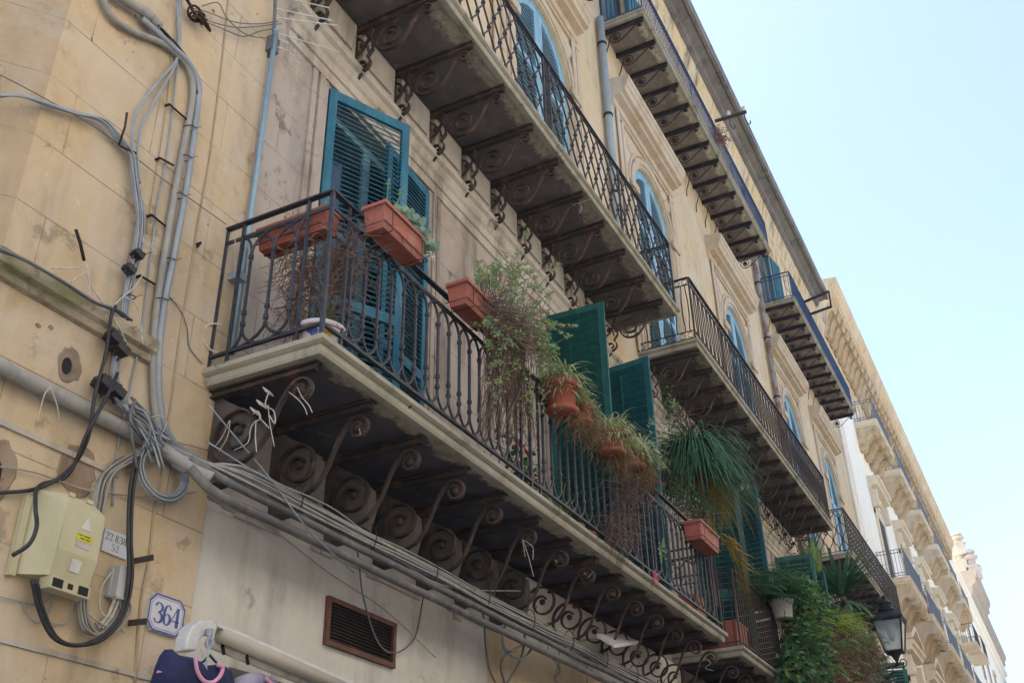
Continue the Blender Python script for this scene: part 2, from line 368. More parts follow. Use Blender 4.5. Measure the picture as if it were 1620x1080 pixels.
# string course with cable shelf
prof = [(5.0, 9.05), (4.975, 9.06), (4.975, 9.18), (4.955, 9.19), (4.955, 9.30), (4.93, 9.33), (4.90, 9.42), (4.86, 9.45), (4.86, 9.52), (5.0, 9.56)]
b = MB(); b.prism(prof, 5.35, XE, 'x'); b.build("string_course", M['grime'], BL)
# door surrounds on the first floor
for a, c in F1:
    b = MB()
    for k, (o, t) in enumerate(((.02, .02), (.10, .035), (.2, .025))):
        wd = .07
        b.box(a - o - wd, a - o, 5.0 - t, 5.0, 5.27, 9.04); b.box(c + o, c + o + wd, 5.0 - t, 5.0, 5.27, 9.04)
    b.box(a - .29, c + .29, 4.963, 5.0, 9.04, 9.05); b.build("door_surround", M['mid'], BL)
# panels between the brackets under the second balconies
for xa, xb in ((5.635, 13.6), (14.9, 25.0), (27.45, 35.5)):
    b = MB(); x = xa
    while x < xb - .5:
        b.box(x + .07, x + .68, 4.93, 5.0, 9.60, 10.10); b.box(x + .15, x + .60, 4.90, 4.93, 9.67, 10.02); x += .748
    b.build("frieze_panel", M['grime'], BL)
# upper mouldings + cornice
b = MB(); b.prism([(5.0, 20.9), (4.96, 20.92), (4.96, 21.1), (4.93, 21.14), (4.93, 21.3), (4.9, 21.5), (4.84, 21.58), (4.84, 21.7), (4.80, 21.85), (4.72, 22.1), (4.69, 22.3), (5.0, 22.3)], 3.1, XE, 'x')
b.build("cornice", M['frieze'], BL)
b = MB(); b.prism([(4.7, 22.32), (4.58, 22.36), (4.54, 22.5), (4.3, 22.56), (4.28, 22.52), (4.19, 22.52), (4.17, 22.84), (4.23, 22.86), (5.0, 22.79), (5.0, 22.32)], 3.05, 35.2, 'x')
x = 3.2
while x < 35: b.box(x, x + .02, 4.176, 4.20, 22.67, 22.83); x += rnd.uniform(1.1, 1.5)
b.build("eave", M['eave'], BL)

# arched windows of the second floor
def arch_filler(b, cx, y0, y1):
    n = 16
    for sgn in (-1, 1):
        for i in range(n):
            a0 = PI / 2 * i / n; a1 = PI / 2 * (i + 1) / n
            p = [(cx + sgn * AW * math.cos(a0), ZS + AW * math.sin(a0)), (cx + sgn * AW * math.cos(a1), ZS + AW * math.sin(a1)), (cx + sgn * AW * math.cos(a1), ZS + AW + .001), (cx + sgn * AW * math.cos(a0), ZS + AW + .001)]
            if sgn > 0: p = p[::-1]
            b.prism(p, y0, y1, 'y')

def arched_leaf(sgn):
    b = MB(); R = AW - .012; w = .135; t0, t1 = -.022, .022; z0 = 10.32
    xa, xb = sorted((sgn * .006, sgn * (.006 + w))); b.box(xa, xb, t0, t1, z0, ZS + R - .03)      # meeting stile
    xa, xb = sorted((sgn * (R - w), sgn * R)); b.box(xa, xb, t0, t1, z0, ZS)
    b.ring(0, ZS, R - w - .03, R, (0 if sgn > 0 else PI / 2), (PI / 2 if sgn > 0 else PI), t0 + .002, t1 + .002, 16)
    for za in (z0, 12.1, 13.7): 
        xa, xb = sorted((sgn * .11, sgn * (R - w))); b.box(xa, xb, t0 + .001, t1 - .001, za, za + .13)
    z = z0 + .16
    while z < ZS + R - w - .1:
        hw = R - w if z < ZS else math.sqrt(max(0, (R - w - .03) ** 2 - (z - ZS + .04) ** 2))
        if hw > .16:
            m = Matrix.Translation((0, 0, z)) @ Matrix.Rotation(math.radians(48), 4, 'X')
            xa, xb = sorted((sgn * .10, sgn * (hw + .01))); b.box(xa, xb, -.028, .028, -.005, .005, m)
        z += .088
    return b
al = {s: None for s in (-1, 1)}
WIN2 = []
for i, c in enumerate(AR):
    b = MB(); b.box(c - AW, c - AW + .05, 5.06, 5.14, 10.29, ZS); b.box(c + AW - .05, c + AW, 5.06, 5.14, 10.29, ZS); b.ring(c, ZS, AW - .05, AW, 0, PI, 5.06, 5.14, 24)
    wn = b.build("window", M['lblue'], BL); wn['label'] = "arched window closed with faded blue louvred shutters"
    for s in (-1, 1):
        if al[s] is None: al[s] = arched_leaf(s).build("shutter", M['lblue'], wn); al[s].location = (c, 5.09, 0)
        else: dup(al[s], wn, (c, 5.09, 0))
    b = MB(); arch_filler(b, c, 5.002, 5.4); b.build("arch_spandrel", M['up'], BL)
    b = MB(); b.box(c - AW, c + AW, 5.36, 5.38, 10.3, ZS + AW); b.build("window_pane", M['dark'], wn)
    # surround
    b = MB()
    for r0, r1, t in ((AW + .02, AW + .10, .02), (AW + .10, AW + .22, .045), (AW + .27, AW + .32, .03)):
        b.ring(c, ZS, r0, r1, 0, PI, 5 - t, 5.0, 28)
        b.box(c - r1, c - r0, 5 - t, 5.0, 10.3, ZS); b.box(c + r0, c + r1, 5 - t, 5.0, 10.3, ZS)
    for s in (-1, 1): b.box(c + s * 1.18 - .2, c + s * 1.18 + .2, 4.91, 4.949, ZS - .12, ZS + .06)
    for s in (-1, 1): b.lathe((c + s * 1.12, 4.985, 15.35), [(.16, -.012), (.16, 0.0), (.09, .02), (.03, .035)], 14, Matrix.Rotation(PI / 2, 4, 'X'))
    for s in (-1, 1): b.box(c + s * 1.47 - .06, c + s * 1.47 + .06, 4.965, 5.0, 10.3, 15.7)
    b.box(c - 1.53, c + 1.53, 4.955, 5.0, 15.66, 15.72)
    b.build("window_surround", M['trim'], BL)
    hc = c - .25
    b = MB(); b.prism([(5.0, 15.78), (4.94, 15.8), (4.94, 15.98), (4.80, 16.0), (4.78, 16.04), (4.70, 16.06), (4.68, 16.16), (4.64, 16.2), (4.63, 16.27), (4.60, 16.30), (4.59, 16.38), (4.7, 16.42), (5.0, 16.46)], hc - 1.7, hc + 1.7, 'x')
    for s in (-1, 1): b.box(hc + s * 1.5 - .07, hc + s * 1.5 + .07, 4.945, 4.965, 10.3, 15.78)
    b.build("window_hood", M['trim'], BL)
# top-floor doors, dark with blue shutters folded open
def louvre_leaf(W, H, sgn=1, mid=None, slat=.07, bottom=False, rails=None, tilt=42):
    b = MB(); t = .022; w = .085
    xs = (0, sgn * w); b.box(min(xs), max(xs), -t, t, 0, H); xs = (sgn * (W - w), sgn * W); b.box(min(xs), max(xs), -t, t, 0, H)
    xs = (sgn * w, sgn * (W - w)); rr = [(0, .16), (H - .11, H)] + ([(mid, mid + .11)] if mid else [])
    for a, c in rr: b.box(min(xs), max(xs), -t + .002, t - .002, a, c)
    if bottom: b.box(min(xs), max(xs), -.008, .008, .16, mid)
    z = (mid + .11 if bottom else .16) + slat * .6
    while z < H - .13:
        if not (mid and mid - .03 < z < mid + .14):
            m = Matrix.Translation((0, 0, z)) @ Matrix.Rotation(math.radians(tilt), 4, 'X'); b.box(min(xs), max(xs), -slat * .5, slat * .5, -.005, .005, m)
        z += slat
    xs = (sgn * W * .5 - .012, sgn * W * .5 + .012); 
    return b
sA = louvre_leaf(.7, 3.1, 1, 1.5).build("shutter", M['blue'], None); sB = louvre_leaf(.7, 3.1, -1, 1.5).build("shutter", M['blue'], None)
first = True
for a, c in F3:
    b = MB(); b.box(a, a + .06, 5.04, 5.12, 17.76, 20.98); b.box(c - .06, c, 5.04, 5.12, 17.76, 20.98); b.box(a, c, 5.04, 5.12, 20.92, 20.99)
    wn = b.build("window", M['blue'], BL)
    pn = MB(); pn.box(a, c, 5.25, 5.27, 17.76, 21.0); pn.build("window_pane", M['dark'], wn)
    for srcl, x, ang in ((sA, a, -172), (sB, c, 172)):
        o = srcl if srcl.parent is None else dup(srcl); o.parent = wn; o.location = (x, 4.98, 17.78); o.rotation_euler = (0, 0, math.radians(ang))
# first-floor doors: frame, pane and two leaves each
LEAF = [  # x hinge, side (+1 opens from the left jamb), angle from the wall, width, material, mid
    (0, 6.03, 1, -25, .93, 'blue'), (0, 7.9, -1, 4, .93, 'blue'), (1, 10.98, 1, -88, .84, 'green'), (1, 12.78, -1, 84, .84, 'green2'),
    (2, 16.8, 1, -80, .84, 'green2'), (2, 18.6, -1, 78, .84, 'green2'), (3, 22.8, 1, -85, .84, 'green3'), (3, 24.62, -1, 66, .84, 'green3'),
    (4, 29.0, 1, -20, .84, 'green3'), (4, 30.8, -1, 10, .84, 'green3'), (5, 34.7, 1, -75, .88, 'green3'), (5, 36.4, -1, 60, .88, 'green3')]
W1 = []
for i, (a, c) in enumerate(F1):
    b = MB(); b.box(a, a + .07, 5.16, 5.24, 5.27, 8.98); b.box(c - .07, c, 5.16, 5.24, 5.27, 8.98); b.box(a + .07, c - .07, 5.162, 5.238, 8.9, 8.98); b.box((a + c) / 2 - .06, (a + c) / 2 + .06, 5.17, 5.23, 5.27, 8.9)
    for z in (6.3, 7.6): b.box(a + .07, c - .07, 5.18, 5.22, z, z + .06)
    wn = b.build("window", M['lblue'] if i < 2 else M['green3'], BL); W1.append(wn)
    b = MB(); b.box(a, c, 5.2, 5.21, 5.27, 8.95); b.build("window_pane", M['glass'], wn)
lab = {(0, 1): "blue shutter leaf standing half open", (1, 1): "dark green shutter leaf swung out at right angles", (1, -1): "blue-green shutter leaf swung out at right angles"}
for wi, hx, sg, ang, W, mt in LEAF:
    o = louvre_leaf(W, 3.7, sg, 1.25 if wi != 1 else None, .056 if wi == 0 else (.115 if wi == 1 else .095), False, None, -40 if (wi, sg) in ((1, 1), (2, 1), (3, 1)) else 42).build("shutter", M[mt], W1[wi]); o.location = (hx, 4.985, 5.28); o.rotation_euler = (0, 0, math.radians(ang))
    if (wi, sg) in lab: o['label'] = lab[(wi, sg)]
    if (wi, sg) == (1, -1):
        q_ = MB(); q_.box(-.40, -.375, .024, .04, 1.6, 3.5); q_ = q_.build('tilt_rod', M['green2'], W1[1]); q_.location = o.location; q_.rotation_euler = o.rotation_euler

# ================================================================ balconies
def spiral(c, r0, a0, turns, r1, n=30, ex=.85):
    out = []
    for i in range(n + 1):
        t = i / n; r = r0 + (r1 - r0) * t ** ex; a = a0 - 2 * PI * turns * t
        out.append((c[0] + r * math.cos(a), c[1] + r * math.sin(a)))
    return out
def scroll(cb, rb, ab, tb, cs, rs, as_, ts, rb1=.03, rs1=.02, ex=.85):
    S = spiral(cs, rs, math.radians(as_), ts, rs1, 20)[::-1]; B = spiral(cb, rb, math.radians(ab), tb, rb1, 40, ex)
    p0, p1 = Vector((*S[-1], 0)), Vector((*B[0], 0)); L = (p1 - p0).length * .38
    t0 = Vector((-math.sin(math.radians(as_)), math.cos(math.radians(as_)), 0)); t1 = Vector((math.sin(math.radians(ab)), -math.cos(math.radians(ab)), 0))
    a = p0 + t0 * L; c = p1 - t1 * L; mid = []
    for i in range(1, 10):
        t = i / 10; mid.append(((1 - t) ** 3 * p0 + 3 * (1 - t) ** 2 * t * a + 3 * (1 - t) * t * t * c + t ** 3 * p1)[:2])
    return [(5 - h, z) for h, z in S + mid + B]
def bracket(kind):
    b = MB()
    if kind == 'A':
        b.box(-.04, .04, 4.02, 5.0, -.014, 0); b.box(-.01, .01, 4.03, 5.0, -.05, -.014); b.box(-.03, .03, 4.04, 5.0, -.062, -.05)
        b.ribbon(scroll((.31, -.385), .265, -52, 1.75, (.85, -.20), .105, 128, 1.3, .06, .035, .75), 0, .042, .017)
        b.lathe((0, 5 - .315, -.375), [(.025, -.02), (.035, 0), (.025, .025), (.01, .03)], 10, Matrix.Rotation(-PI / 2, 4, 'Y'))
        b.lathe((0, 5 - .85, -.20), [(.03, -.03), (.038, 0), (.02, .03)], 10, Matrix.Rotation(-PI / 2, 4, 'Y'))
    elif kind == 'B':
        b.box(-.036, .036, 3.98, 5.0, -.016, 0); b.box(-.01, .01, 3.98, 5.0, -.07, -.016); b.box(-.028, .028, 3.99, 5.0, -.082, -.07)
        b.ribbon(scroll((.46, -.335), .205, -55, 1.8, (.91, -.18), .075, 125, 1.25, .05, .02, .75), 0, .045, .016)
        b.ribbon([(4.975, -.1), (4.975, -.85)], 0, .045, .015)
        b.ribbon([(5 - h, z) for h, z in spiral((.13, -.60), .11, math.radians(60), 1.5, .025, 22)], 0, .045, .014)
        b.ribbon([(5 - h, z) for h, z in ((.185, -.505), (.25, -.42), (.24, -.3), (.2, -.2), (.22, -.1))], 0, .045, .014)
        b.ribbon([(5 - h, z) for h, z in ((.03, -.42), (.12, -.36), (.2, -.22), (.24, -.12))], 0, .035, .014)
        b.ribbon([(5 - h, z) for h, z in ((.03, -.16), (.1, -.22), (.17, -.32), (.19, -.42))], 0, .035, .014)
        b.ribbon([(5 - h, z) for h, z in ((.03, -.82), (.07, -.78), (.13, -.71))], 0, .035, .014)
        b.lathe((0, 5 - .12, -.3), [(.03, -.03), (.045, 0), (.03, .03)], 8, Matrix.Rotation(-PI / 2, 4, 'Y'))
    else:
        b.box(-.035, .035, 4.13, 5.0, -.018, 0); b.box(-.01, .01, 4.13, 5.0, -.075, -.018); b.box(-.03, .03, 4.14, 5.0, -.09, -.075)
        b.ribbon(scroll((.26, -.26), .15, -65, 1.6, (.77, -.16), .065, 125, 1.2, .05, .03), 0, .028, .013)
        b.lathe((0, 5 - .26, -.26), [(.045, -.02), (.055, 0), (.03, .02)], 10, Matrix.Rotation(-PI / 2, 4, 'Y'))
        b.lathe((0, 5 - .77, -.16), [(.025, -.02), (.03, 0), (.02, .02)], 8, Matrix.Rotation(-PI / 2, 4, 'Y'))
        b.ribbon([(5 - h, z) for h, z in ((.12, -.3), (.08, -.45), (.02, -.62), (.01, -.8))], 0, .028, .013)
    return b
def arc_rods(P, Q, n, z0, z1, r=.0145):        # interlaced hairpins between rails, P->Q in plan
    b = MB(); P = Vector(P); Q = Vector(Q); d = (Q - P) / n
    pts = [P + d * (i + .5) for i in range(n)]; ht = min(.17, d.length * .95)
    def at(p, z): return (p.x, p.y, z)
    for i, p in enumerate(pts):
        b.tube([at(p, z0 + ht), at(p, z1 - ht)], r, 6)
        for z in (z0 + ht + .02, z1 - ht - .05, (z0 + z1) / 2 - .22): b.tube([at(p, z), at(p, z + .03)], r * 1.55, 6)
    for i in range(n - 2):
        for zz, s in ((z1 - ht, 1), (z0 + ht, -1)):
            A, B = pts[i], pts[i + 2]; c = (A + B) / 2; R = (B - A) / 2
            b.tube([(c.x + R.x * -math.cos(t), c.y + R.y * -math.cos(t), zz + s * ht * math.sin(t)) for t in [PI * k / 10 for k in range(11)]], r * .85, 5)
    for i, j in ((0, -1), (1, -1), (n - 1, 1), (n - 2, 1)):      # half arches into the posts
        E0 = P if j < 0 else Q
        for zz, s in ((z1 - ht, 1), (z0 + ht, -1)):
            A = pts[i]; b.tube([(A.x + (E0.x - A.x) * (1 - math.cos(t)), A.y + (E0.y - A.y) * (1 - math.cos(t)), zz + s * ht * math.sin(t)) for t in [PI / 2 * k / 5 for k in range(6)]], r * .85, 5)
    return b
def bar_rods(P, Q, n, z0, z1, r=.008, diamond=0):
    b = MB(); P = Vector(P); Q = Vector(Q); d = (Q - P) / n; u = d.normalized()
    for i in range(n):
        p = P + d * (i + .5)
        if diamond:
            s = diamond * (1 if i % 2 else -1)
            zz = [z0, z0 + .12, z0 + .3, z1 - .3, z1 - .12, z1]; oo = [s, s, 0, 0, s, s]
            b.tube([(p.x + u.x * o, p.y + u.y * o, z) for z, o in zip(zz, oo)], r, 5)
        else: b.tube([(p.x, p.y, z0), (p.x, p.y, z1)], r, 5)
    return b
def hex_rods(P, Q, n, z0, z1, r=.009):
    b = MB(); P = Vector(P); Q = Vector(Q); d = (Q - P) / n; u = d.normalized(); a = d.length / 2 - r
    H = z1 - z0; lv = [0, .02, .16, .27, .30, .44, .55, .58, .72, .83, .86, .98, 1.0]; seq = [1, 1, -1, -1, -1, 1, 1, 1, -1, -1, -1, 1, 1]
    lv = [0, .10, .24, .34, .48, .58, .72, .82, .94, 1.0]; seq = [1, 1, -1, -1, 1, 1, -1, -1, 1, 1]
    for i in range(n):
        p = P + d * (i + .5); s = 1 if i % 2 else -1
        b.tube([(p.x + u.x * a * s * q, p.y + u.y * a * s * q, z0 + H * l) for l, q in zip(lv, seq)], r, 5)
        for l, q in ((.29, -1), (.53, 1), (.77, -1)):
            if s * q > 0 and i < n - 1:
                c = p + d * .5; b.tube([(c.x, c.y, z0 + H * l - .012), (c.x, c.y, z0 + H * l + .012)], r * 2.2, 6)
    return b
def flat(b, P, Q, z, wd, h):                 # flat rail
    P = Vector(P); Q = Vector(Q); u = (Q - P).normalized(); s = Vector((-u.y, u.x)) * wd / 2
    q = [P - s, Q - s, Q + s, P + s]
    b.add([(p.x, p.y, z) for p in q] + [(p.x, p.y, z + h) for p in q], [(0, 3, 2, 1), (4, 5, 6, 7), (0, 1, 5, 4), (1, 2, 6, 5), (2, 3, 7, 6), (3, 0, 4, 7)])
def balcony(x0, x1, zb, zt, yo, kind, rail, H, sp, matE, matS, matI, matB, label, xs0=.1, posts=None, prot=None, console=0, thick_edge=False):
    # slab with a moulded rim; the underside carries its own material
    b = MB(); b.box(x0 + .06, x1 - .06, yo + .06, 5.0, zb, zt - .004)
    sl_ = b.build("balcony", matS, BL); sl_['label'] = label
    e = MB()
    pr = [(0.0, 0), (.0, .07), (-.02, .075), (-.03, zt - zb - .02), (-.035, zt - zb)] if True else None
    hgt = zt - zb
    prof = [(.10, -.012), (.03, -.012), (.018, .01), (.018, hgt * .45), (0, hgt * .5), (-.022, hgt * .62), (-.022, hgt * .93), (-.012, hgt), (.10, hgt)]
    # rim: sweep round three sides with mitred corners
    loops = []
    for dx, corner in (((0), 0), (1, 1), (2, 2), (3, 3)):
        pass
    def rimv(o, z): return [(x0 + o, 5.0, zb + z), (x0 + o, yo + o, zb + z), (x1 - o, yo + o, zb + z), (x1 - o, 5.0, zb + z)]
    vs = []
    for o, z in prof: vs += rimv(o, z)
    fs = []
    for i in range(len(prof) - 1):
        for k in range(3): fs.append((i * 4 + k, i * 4 + k + 1, (i + 1) * 4 + k + 1, (i + 1) * 4 + k))
    e.add(vs, fs); e.build("rim", matE, sl_)
    # railing
    r = MB(); t = .035; cr = [(x0 + t, 5.0), (x0 + t, yo + t), (x1 - t, yo + t), (x1 - t, 5.0)]; zr = zt + H
    ps = posts or [x0 + t + (x1 - x0 - 2 * t) * k / 3 for k in range(1, 3)]
    segs = [(cr[0], cr[1])] + [((a, yo + t), (c, yo + t)) for a, c in zip([x0 + t] + ps, ps + [x1 - t])] + [(cr[2], cr[3])]
    for P, Q in ((cr[0], cr[1]), (cr[1], cr[2]), (cr[2], cr[3])):
        flat(r, P, Q, zr - .014, .05, .016)
        if rail == 'arc': flat(r, P, Q, zr - .16, .014, .03); flat(r, P, Q, zt + .10, .03, .022)
        elif rail == 'frieze':
            for z in (zr - .15, zt + .17, zt + .03): flat(r, P, Q, z, .02, .014)
        elif rail == 'hex':
            for z in (zr - .06, zt + .05): flat(r, P, Q, z, .022, .014)
        else:
            for z in (zr - .13, zt + .07): flat(r, P, Q, z, .025, .014)
    for x in [x0 + t] + ps + [x1 - t]:
        r.box(x - .014, x + .014, yo + t - .014, yo + t + .014, zt - .01, zr)
    for x in (x0 + t, x1 - t): r.box(x - .013, x + .013, 4.96, 4.99, zt - .01, zr - .012)
    if rail == 'arc':
        for x in [x0 + t + .22] + [p + s * .19 for p in ps for s in (-1, 1)] + [x1 - t - .2]: r.box(x - .011, x + .011, yo + t - .011, yo + t + .011, zt + .0, zr - .014)
        r.box(x0 + t - .011, x0 + t + .011, yo + .24, yo + .262, zt, zr - .014); r.box(x0 + t - .011, x0 + t + .011, 4.79, 4.812, zt, zr - .014)
    for si, (P, Q) in enumerate(segs):
        P = Vector(P); Q = Vector(Q); Ln = (Q - P).length
        if rail == 'arc':
            u = (Q - P).normalized(); P2 = P + u * (.2); Q2 = Q - u * (.2); n = max(3, round((Q2 - P2).length / .185))
            k = arc_rods(P2, Q2, n, zt + .115, zr - .155)
        elif rail == 'bars': n = max(3, round(Ln / .125)); k = bar_rods(P, Q, n, zt + .03, zr - .01, .0085)
        elif rail == 'thin': n = max(3, round(Ln / .105)); k = bar_rods(P, Q, n, zt + .03, zr - .01, .009)
        elif rail == 'hex': n = max(4, 2 * round(Ln / .27)); k = hex_rods(P, Q, n, zt + .06, zr - .055, .0125)
        else:
            n = max(3, round(Ln / .115)); k = bar_rods(P, Q, n, zt + .18, zr - .15, .0105, .018)
            u = (Q - P) / max(1, round(Ln / .15)); m = max(1, round(Ln / .15))
            for j in range(m):
                c = P + u * (j + .5); rr = .05; uu = u.normalized()
                for zc in (zr - .08, zt + .105): k.tube([(c.x + uu.x * rr * math.cos(a), c.y + uu.y * rr * math.cos(a), zc + rr * math.sin(a)) for a in [2 * PI * q / 10 for q in range(11)]], .006, 4, False)
        r.add(k.v, k.f)
    r.build("railing", matI, sl_)
    # brackets
    x = x0 + xs0; k = 0
    while x < x1 - .04:
        if prot[0] is None: o = bracket(kind).build("bracket", matB, sl_); prot[0] = o; o.location = (x, 0, zb - .014)
        else:
            a_ = rnd.uniform(-.022, .022); o = dup(prot[0], sl_, (x + 5 * math.sin(a_), 0, zb - .014)); o.rotation_euler = (rnd.uniform(-.0012, 0), 0, a_)
        if k < console:
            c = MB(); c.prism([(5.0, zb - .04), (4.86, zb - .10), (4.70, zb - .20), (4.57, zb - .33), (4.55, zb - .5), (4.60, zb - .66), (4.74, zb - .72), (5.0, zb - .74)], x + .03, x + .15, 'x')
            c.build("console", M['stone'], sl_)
        x += sp; k += 1
    return sl_
pA, pB, pC = [None], [None], [None]
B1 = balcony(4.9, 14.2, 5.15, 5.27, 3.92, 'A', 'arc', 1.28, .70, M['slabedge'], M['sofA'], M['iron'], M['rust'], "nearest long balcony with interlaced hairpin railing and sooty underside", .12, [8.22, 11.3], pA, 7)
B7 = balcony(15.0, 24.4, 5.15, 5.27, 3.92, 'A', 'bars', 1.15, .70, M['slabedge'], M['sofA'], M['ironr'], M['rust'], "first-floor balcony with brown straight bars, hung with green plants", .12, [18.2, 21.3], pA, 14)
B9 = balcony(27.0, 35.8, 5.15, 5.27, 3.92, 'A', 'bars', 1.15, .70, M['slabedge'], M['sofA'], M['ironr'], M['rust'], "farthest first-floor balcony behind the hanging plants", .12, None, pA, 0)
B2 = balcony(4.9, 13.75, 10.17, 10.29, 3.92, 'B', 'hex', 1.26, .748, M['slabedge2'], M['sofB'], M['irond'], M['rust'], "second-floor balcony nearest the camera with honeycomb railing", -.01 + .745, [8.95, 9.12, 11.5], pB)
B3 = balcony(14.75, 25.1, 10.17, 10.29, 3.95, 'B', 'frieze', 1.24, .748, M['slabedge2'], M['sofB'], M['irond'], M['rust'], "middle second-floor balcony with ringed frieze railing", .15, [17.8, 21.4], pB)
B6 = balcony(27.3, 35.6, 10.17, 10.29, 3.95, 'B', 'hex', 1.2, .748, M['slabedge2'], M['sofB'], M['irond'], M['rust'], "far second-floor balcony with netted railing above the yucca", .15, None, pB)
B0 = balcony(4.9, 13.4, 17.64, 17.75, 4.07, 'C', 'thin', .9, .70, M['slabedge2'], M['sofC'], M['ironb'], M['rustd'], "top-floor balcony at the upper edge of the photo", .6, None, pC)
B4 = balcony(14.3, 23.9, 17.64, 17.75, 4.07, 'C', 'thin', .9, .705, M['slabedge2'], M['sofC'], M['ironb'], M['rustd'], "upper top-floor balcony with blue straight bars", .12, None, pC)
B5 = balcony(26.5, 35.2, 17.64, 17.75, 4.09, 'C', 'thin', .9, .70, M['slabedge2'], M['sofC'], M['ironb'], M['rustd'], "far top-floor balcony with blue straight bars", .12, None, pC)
# drainpipes
def pipe_part(x, z0, z1, r, mat, name="drainpipe", y=4.9):
    b = MB(); b.tube([(x, y, z0), (x, y, z1)], r, 12); b.smooth = True; o = b.build(name, mat, BL)
    c = MB(); z = z0 + 1
    while z < z1: c.tube([(x, y, z), (x, y, z + .05)], r * 1.18, 12); c.box(x - .01, x + .01, y, 5.0, z + .01, z + .03); z += 1.85
    c.build("pipe_clamp", M['rustd'], o); return o
pipe_part(14.02, 10.3, 17.6, .075, M['pipe']); pipe_part(14.16, 10.3, 17.6, .02, M['pipe'], "thin_pipe", 4.95)
pipe_part(25.75, 9.6, 21.5, .075, M['rpipe']); pipe_part(25.98, 9.6, 21.5, .035, M['zinc'], "thin_pipe", 4.94)

# ================================================================ pale palace beyond
M['carv'] = plaster("carved_sandstone", (.52, .40, .25), (.60, .48, .32), (.36, .26, .15), False, .8, False)
PL = thing("stone_palace", (58, 5, 0), "cream palace with sandstone cornice, carved modillions and short stone balconies", "building")
PX0, PX1 = 37.0, 73.0
b = MB(); b.box(PX0, PX1, 5.0, 17, 0, 23.9); b.build("wall", M['cream'], PL)
b = MB(); b.box(37.0, 37.9, 4.93, 5.0, 0, 21.6); b.build("pilaster", M['cream2'], PL)
b = MB(); b.box(38.3, 39.4, 4.95, 5.0, 0, 21.6); b.build("pilaster", M['cream'], PL)
def nosing(b, prof, x0, x1): b.prism(prof, x0, x1, 'x'); return b
b = nosing(MB(), [(5.0, 21.5), (4.95, 21.52), (4.95, 21.75), (4.90, 21.85), (4.90, 23.3), (4.84, 23.4), (4.84, 23.55), (5.0, 23.55)], PX0 - .15, PX1)
b.build("frieze", M['carv'], PL)
b = nosing(MB(), [(5.0, 23.55), (4.2, 23.55), (4.2, 23.72), (4.14, 23.75), (4.14, 23.95), (4.02, 24.1), (3.95, 24.35), (3.95, 24.45), (5.0, 24.6)], PX0 - .1, PX1 + .3)
b.build("cornice", M['carv'], PL)
b = MB(); b.box(PX0, PX1, 4.6, 17.1, 24.52, 24.62); b.build("roof", M['sandd'], PL)
def modillion(w, d, h):       # S-scrolled stone console: volute front and back, carved faces
    b = MB(); P = []
    for t in range(0, 13): a = PI * .5 - PI * 1.25 * t / 12; P.append((5 - d + .22 * h + .24 * h * -math.cos(a) * -1, -.30 * h + .28 * h * math.sin(a)))
    prof = [(5.0, 0), (5 - d, 0), (5 - d - .02, -.10 * h), (5 - d - .03, -.25 * h), (5 - d + .02, -.40 * h), (5 - d + .12 * d, -.46 * h), (5 - d + .25 * d, -.42 * h), (5 - d + .4 * d, -.50 * h), (5 - d + .55 * d, -.68 * h), (5 - d + .62 * d, -.85 * h), (5 - d + .74 * d, -.98 * h), (5 - d + .9 * d, -h), (5.0, -.95 * h)]
    b.prism(prof, -w / 2, w / 2, 'x')
    for s in (-1, 1):
        x = s * (w / 2 + .012)
        b.ribbon([(5 - h_, z) for h_, z in spiral((d * .78, -.22 * h), .19 * h, PI / 2, 2.0, .02, 26)], x, .03, .02)
        b.ribbon([(5 - h_, z) for h_, z in spiral((d * .16, -.80 * h), .13 * h, -PI / 2, 1.7, .02, 20)], x, .03, .02)
        b.ribbon([(5 - h_, z) for h_, z in ((d * .6, -.3 * h), (d * .45, -.42 * h), (d * .33, -.6 * h), (d * .28, -.72 * h))], x, .03, .02)
    for k in (-1, 0, 1): b.ribbon([(y - .012, z) for y, z in prof[2:12]], k * w * .28, .03, .03)
    return b
mo = modillion(.42, .66, 1.2).build("modillion", M['carv'], PL); x = PX0 + .1; base = Vector(PL.location); k = 0
while x < PX1:
    o = mo if k == 0 else dup(mo, PL); o.location = Vector((x, -.1, 23.53)) - base; x += .80; k += 1
def pal_balcony(x0, L, z, yo, proto, n, label=None, h=1.3, rh=1.05):
    s = MB(); s.box(x0, x0 + L, yo, 5.0, z, z + .12); s.prism([(5.0, z - .08), (yo + .05, z - .08), (yo + .02, z), (5.0, z)], x0 + .04, x0 + L - .04, 'x'); s.box(x0 - .02, x0 + L + .02, yo - .03, 5.0, z + .12, z + .18)
    o = s.build("balcony", M['sand'], PL)
    if label: o['label'] = label
    r = MB(); t = .05
    C_ = [(x0 + t, 5.0), (x0 + t, yo + t), (x0 + L - t, yo + t), (x0 + L - t, 5.0)]
    for P, Q in zip(C_, C_[1:]):
        for zz in (z + .18 + rh, z + .18 + rh - .12, z + .24, z + .34): flat(r, P, Q, zz, .03, .02)
        n_ = max(2, round((Vector(Q) - Vector(P)).length / .13)); k_ = bar_rods(P, Q, n_, z + .24, z + .18 + rh, .009); r.add(k_.v, k_.f)
    for p in C_[1:3]: r.tube([(p[0], p[1], z + .18), (p[0], p[1], z + rh + .3)], .018, 6); r.lathe((p[0], p[1], z + rh + .3), [(.01, 0), (.03, .03), (.01, .06)], 8)
    r.build("railing", M['farrail'], o)
    for i in range(n):
        if proto[0] is None: proto[0] = modillion(.42, 5 - yo - .02, h).build("console", M['carv'], o); c = proto[0]
        else: c = dup(proto[0], o)
        c.location = (x0 + .28 + (min(L, 3.9) - .56) * i / (n - 1), 0, z - .082)
    return o
pu, pl_ = [None], [None]
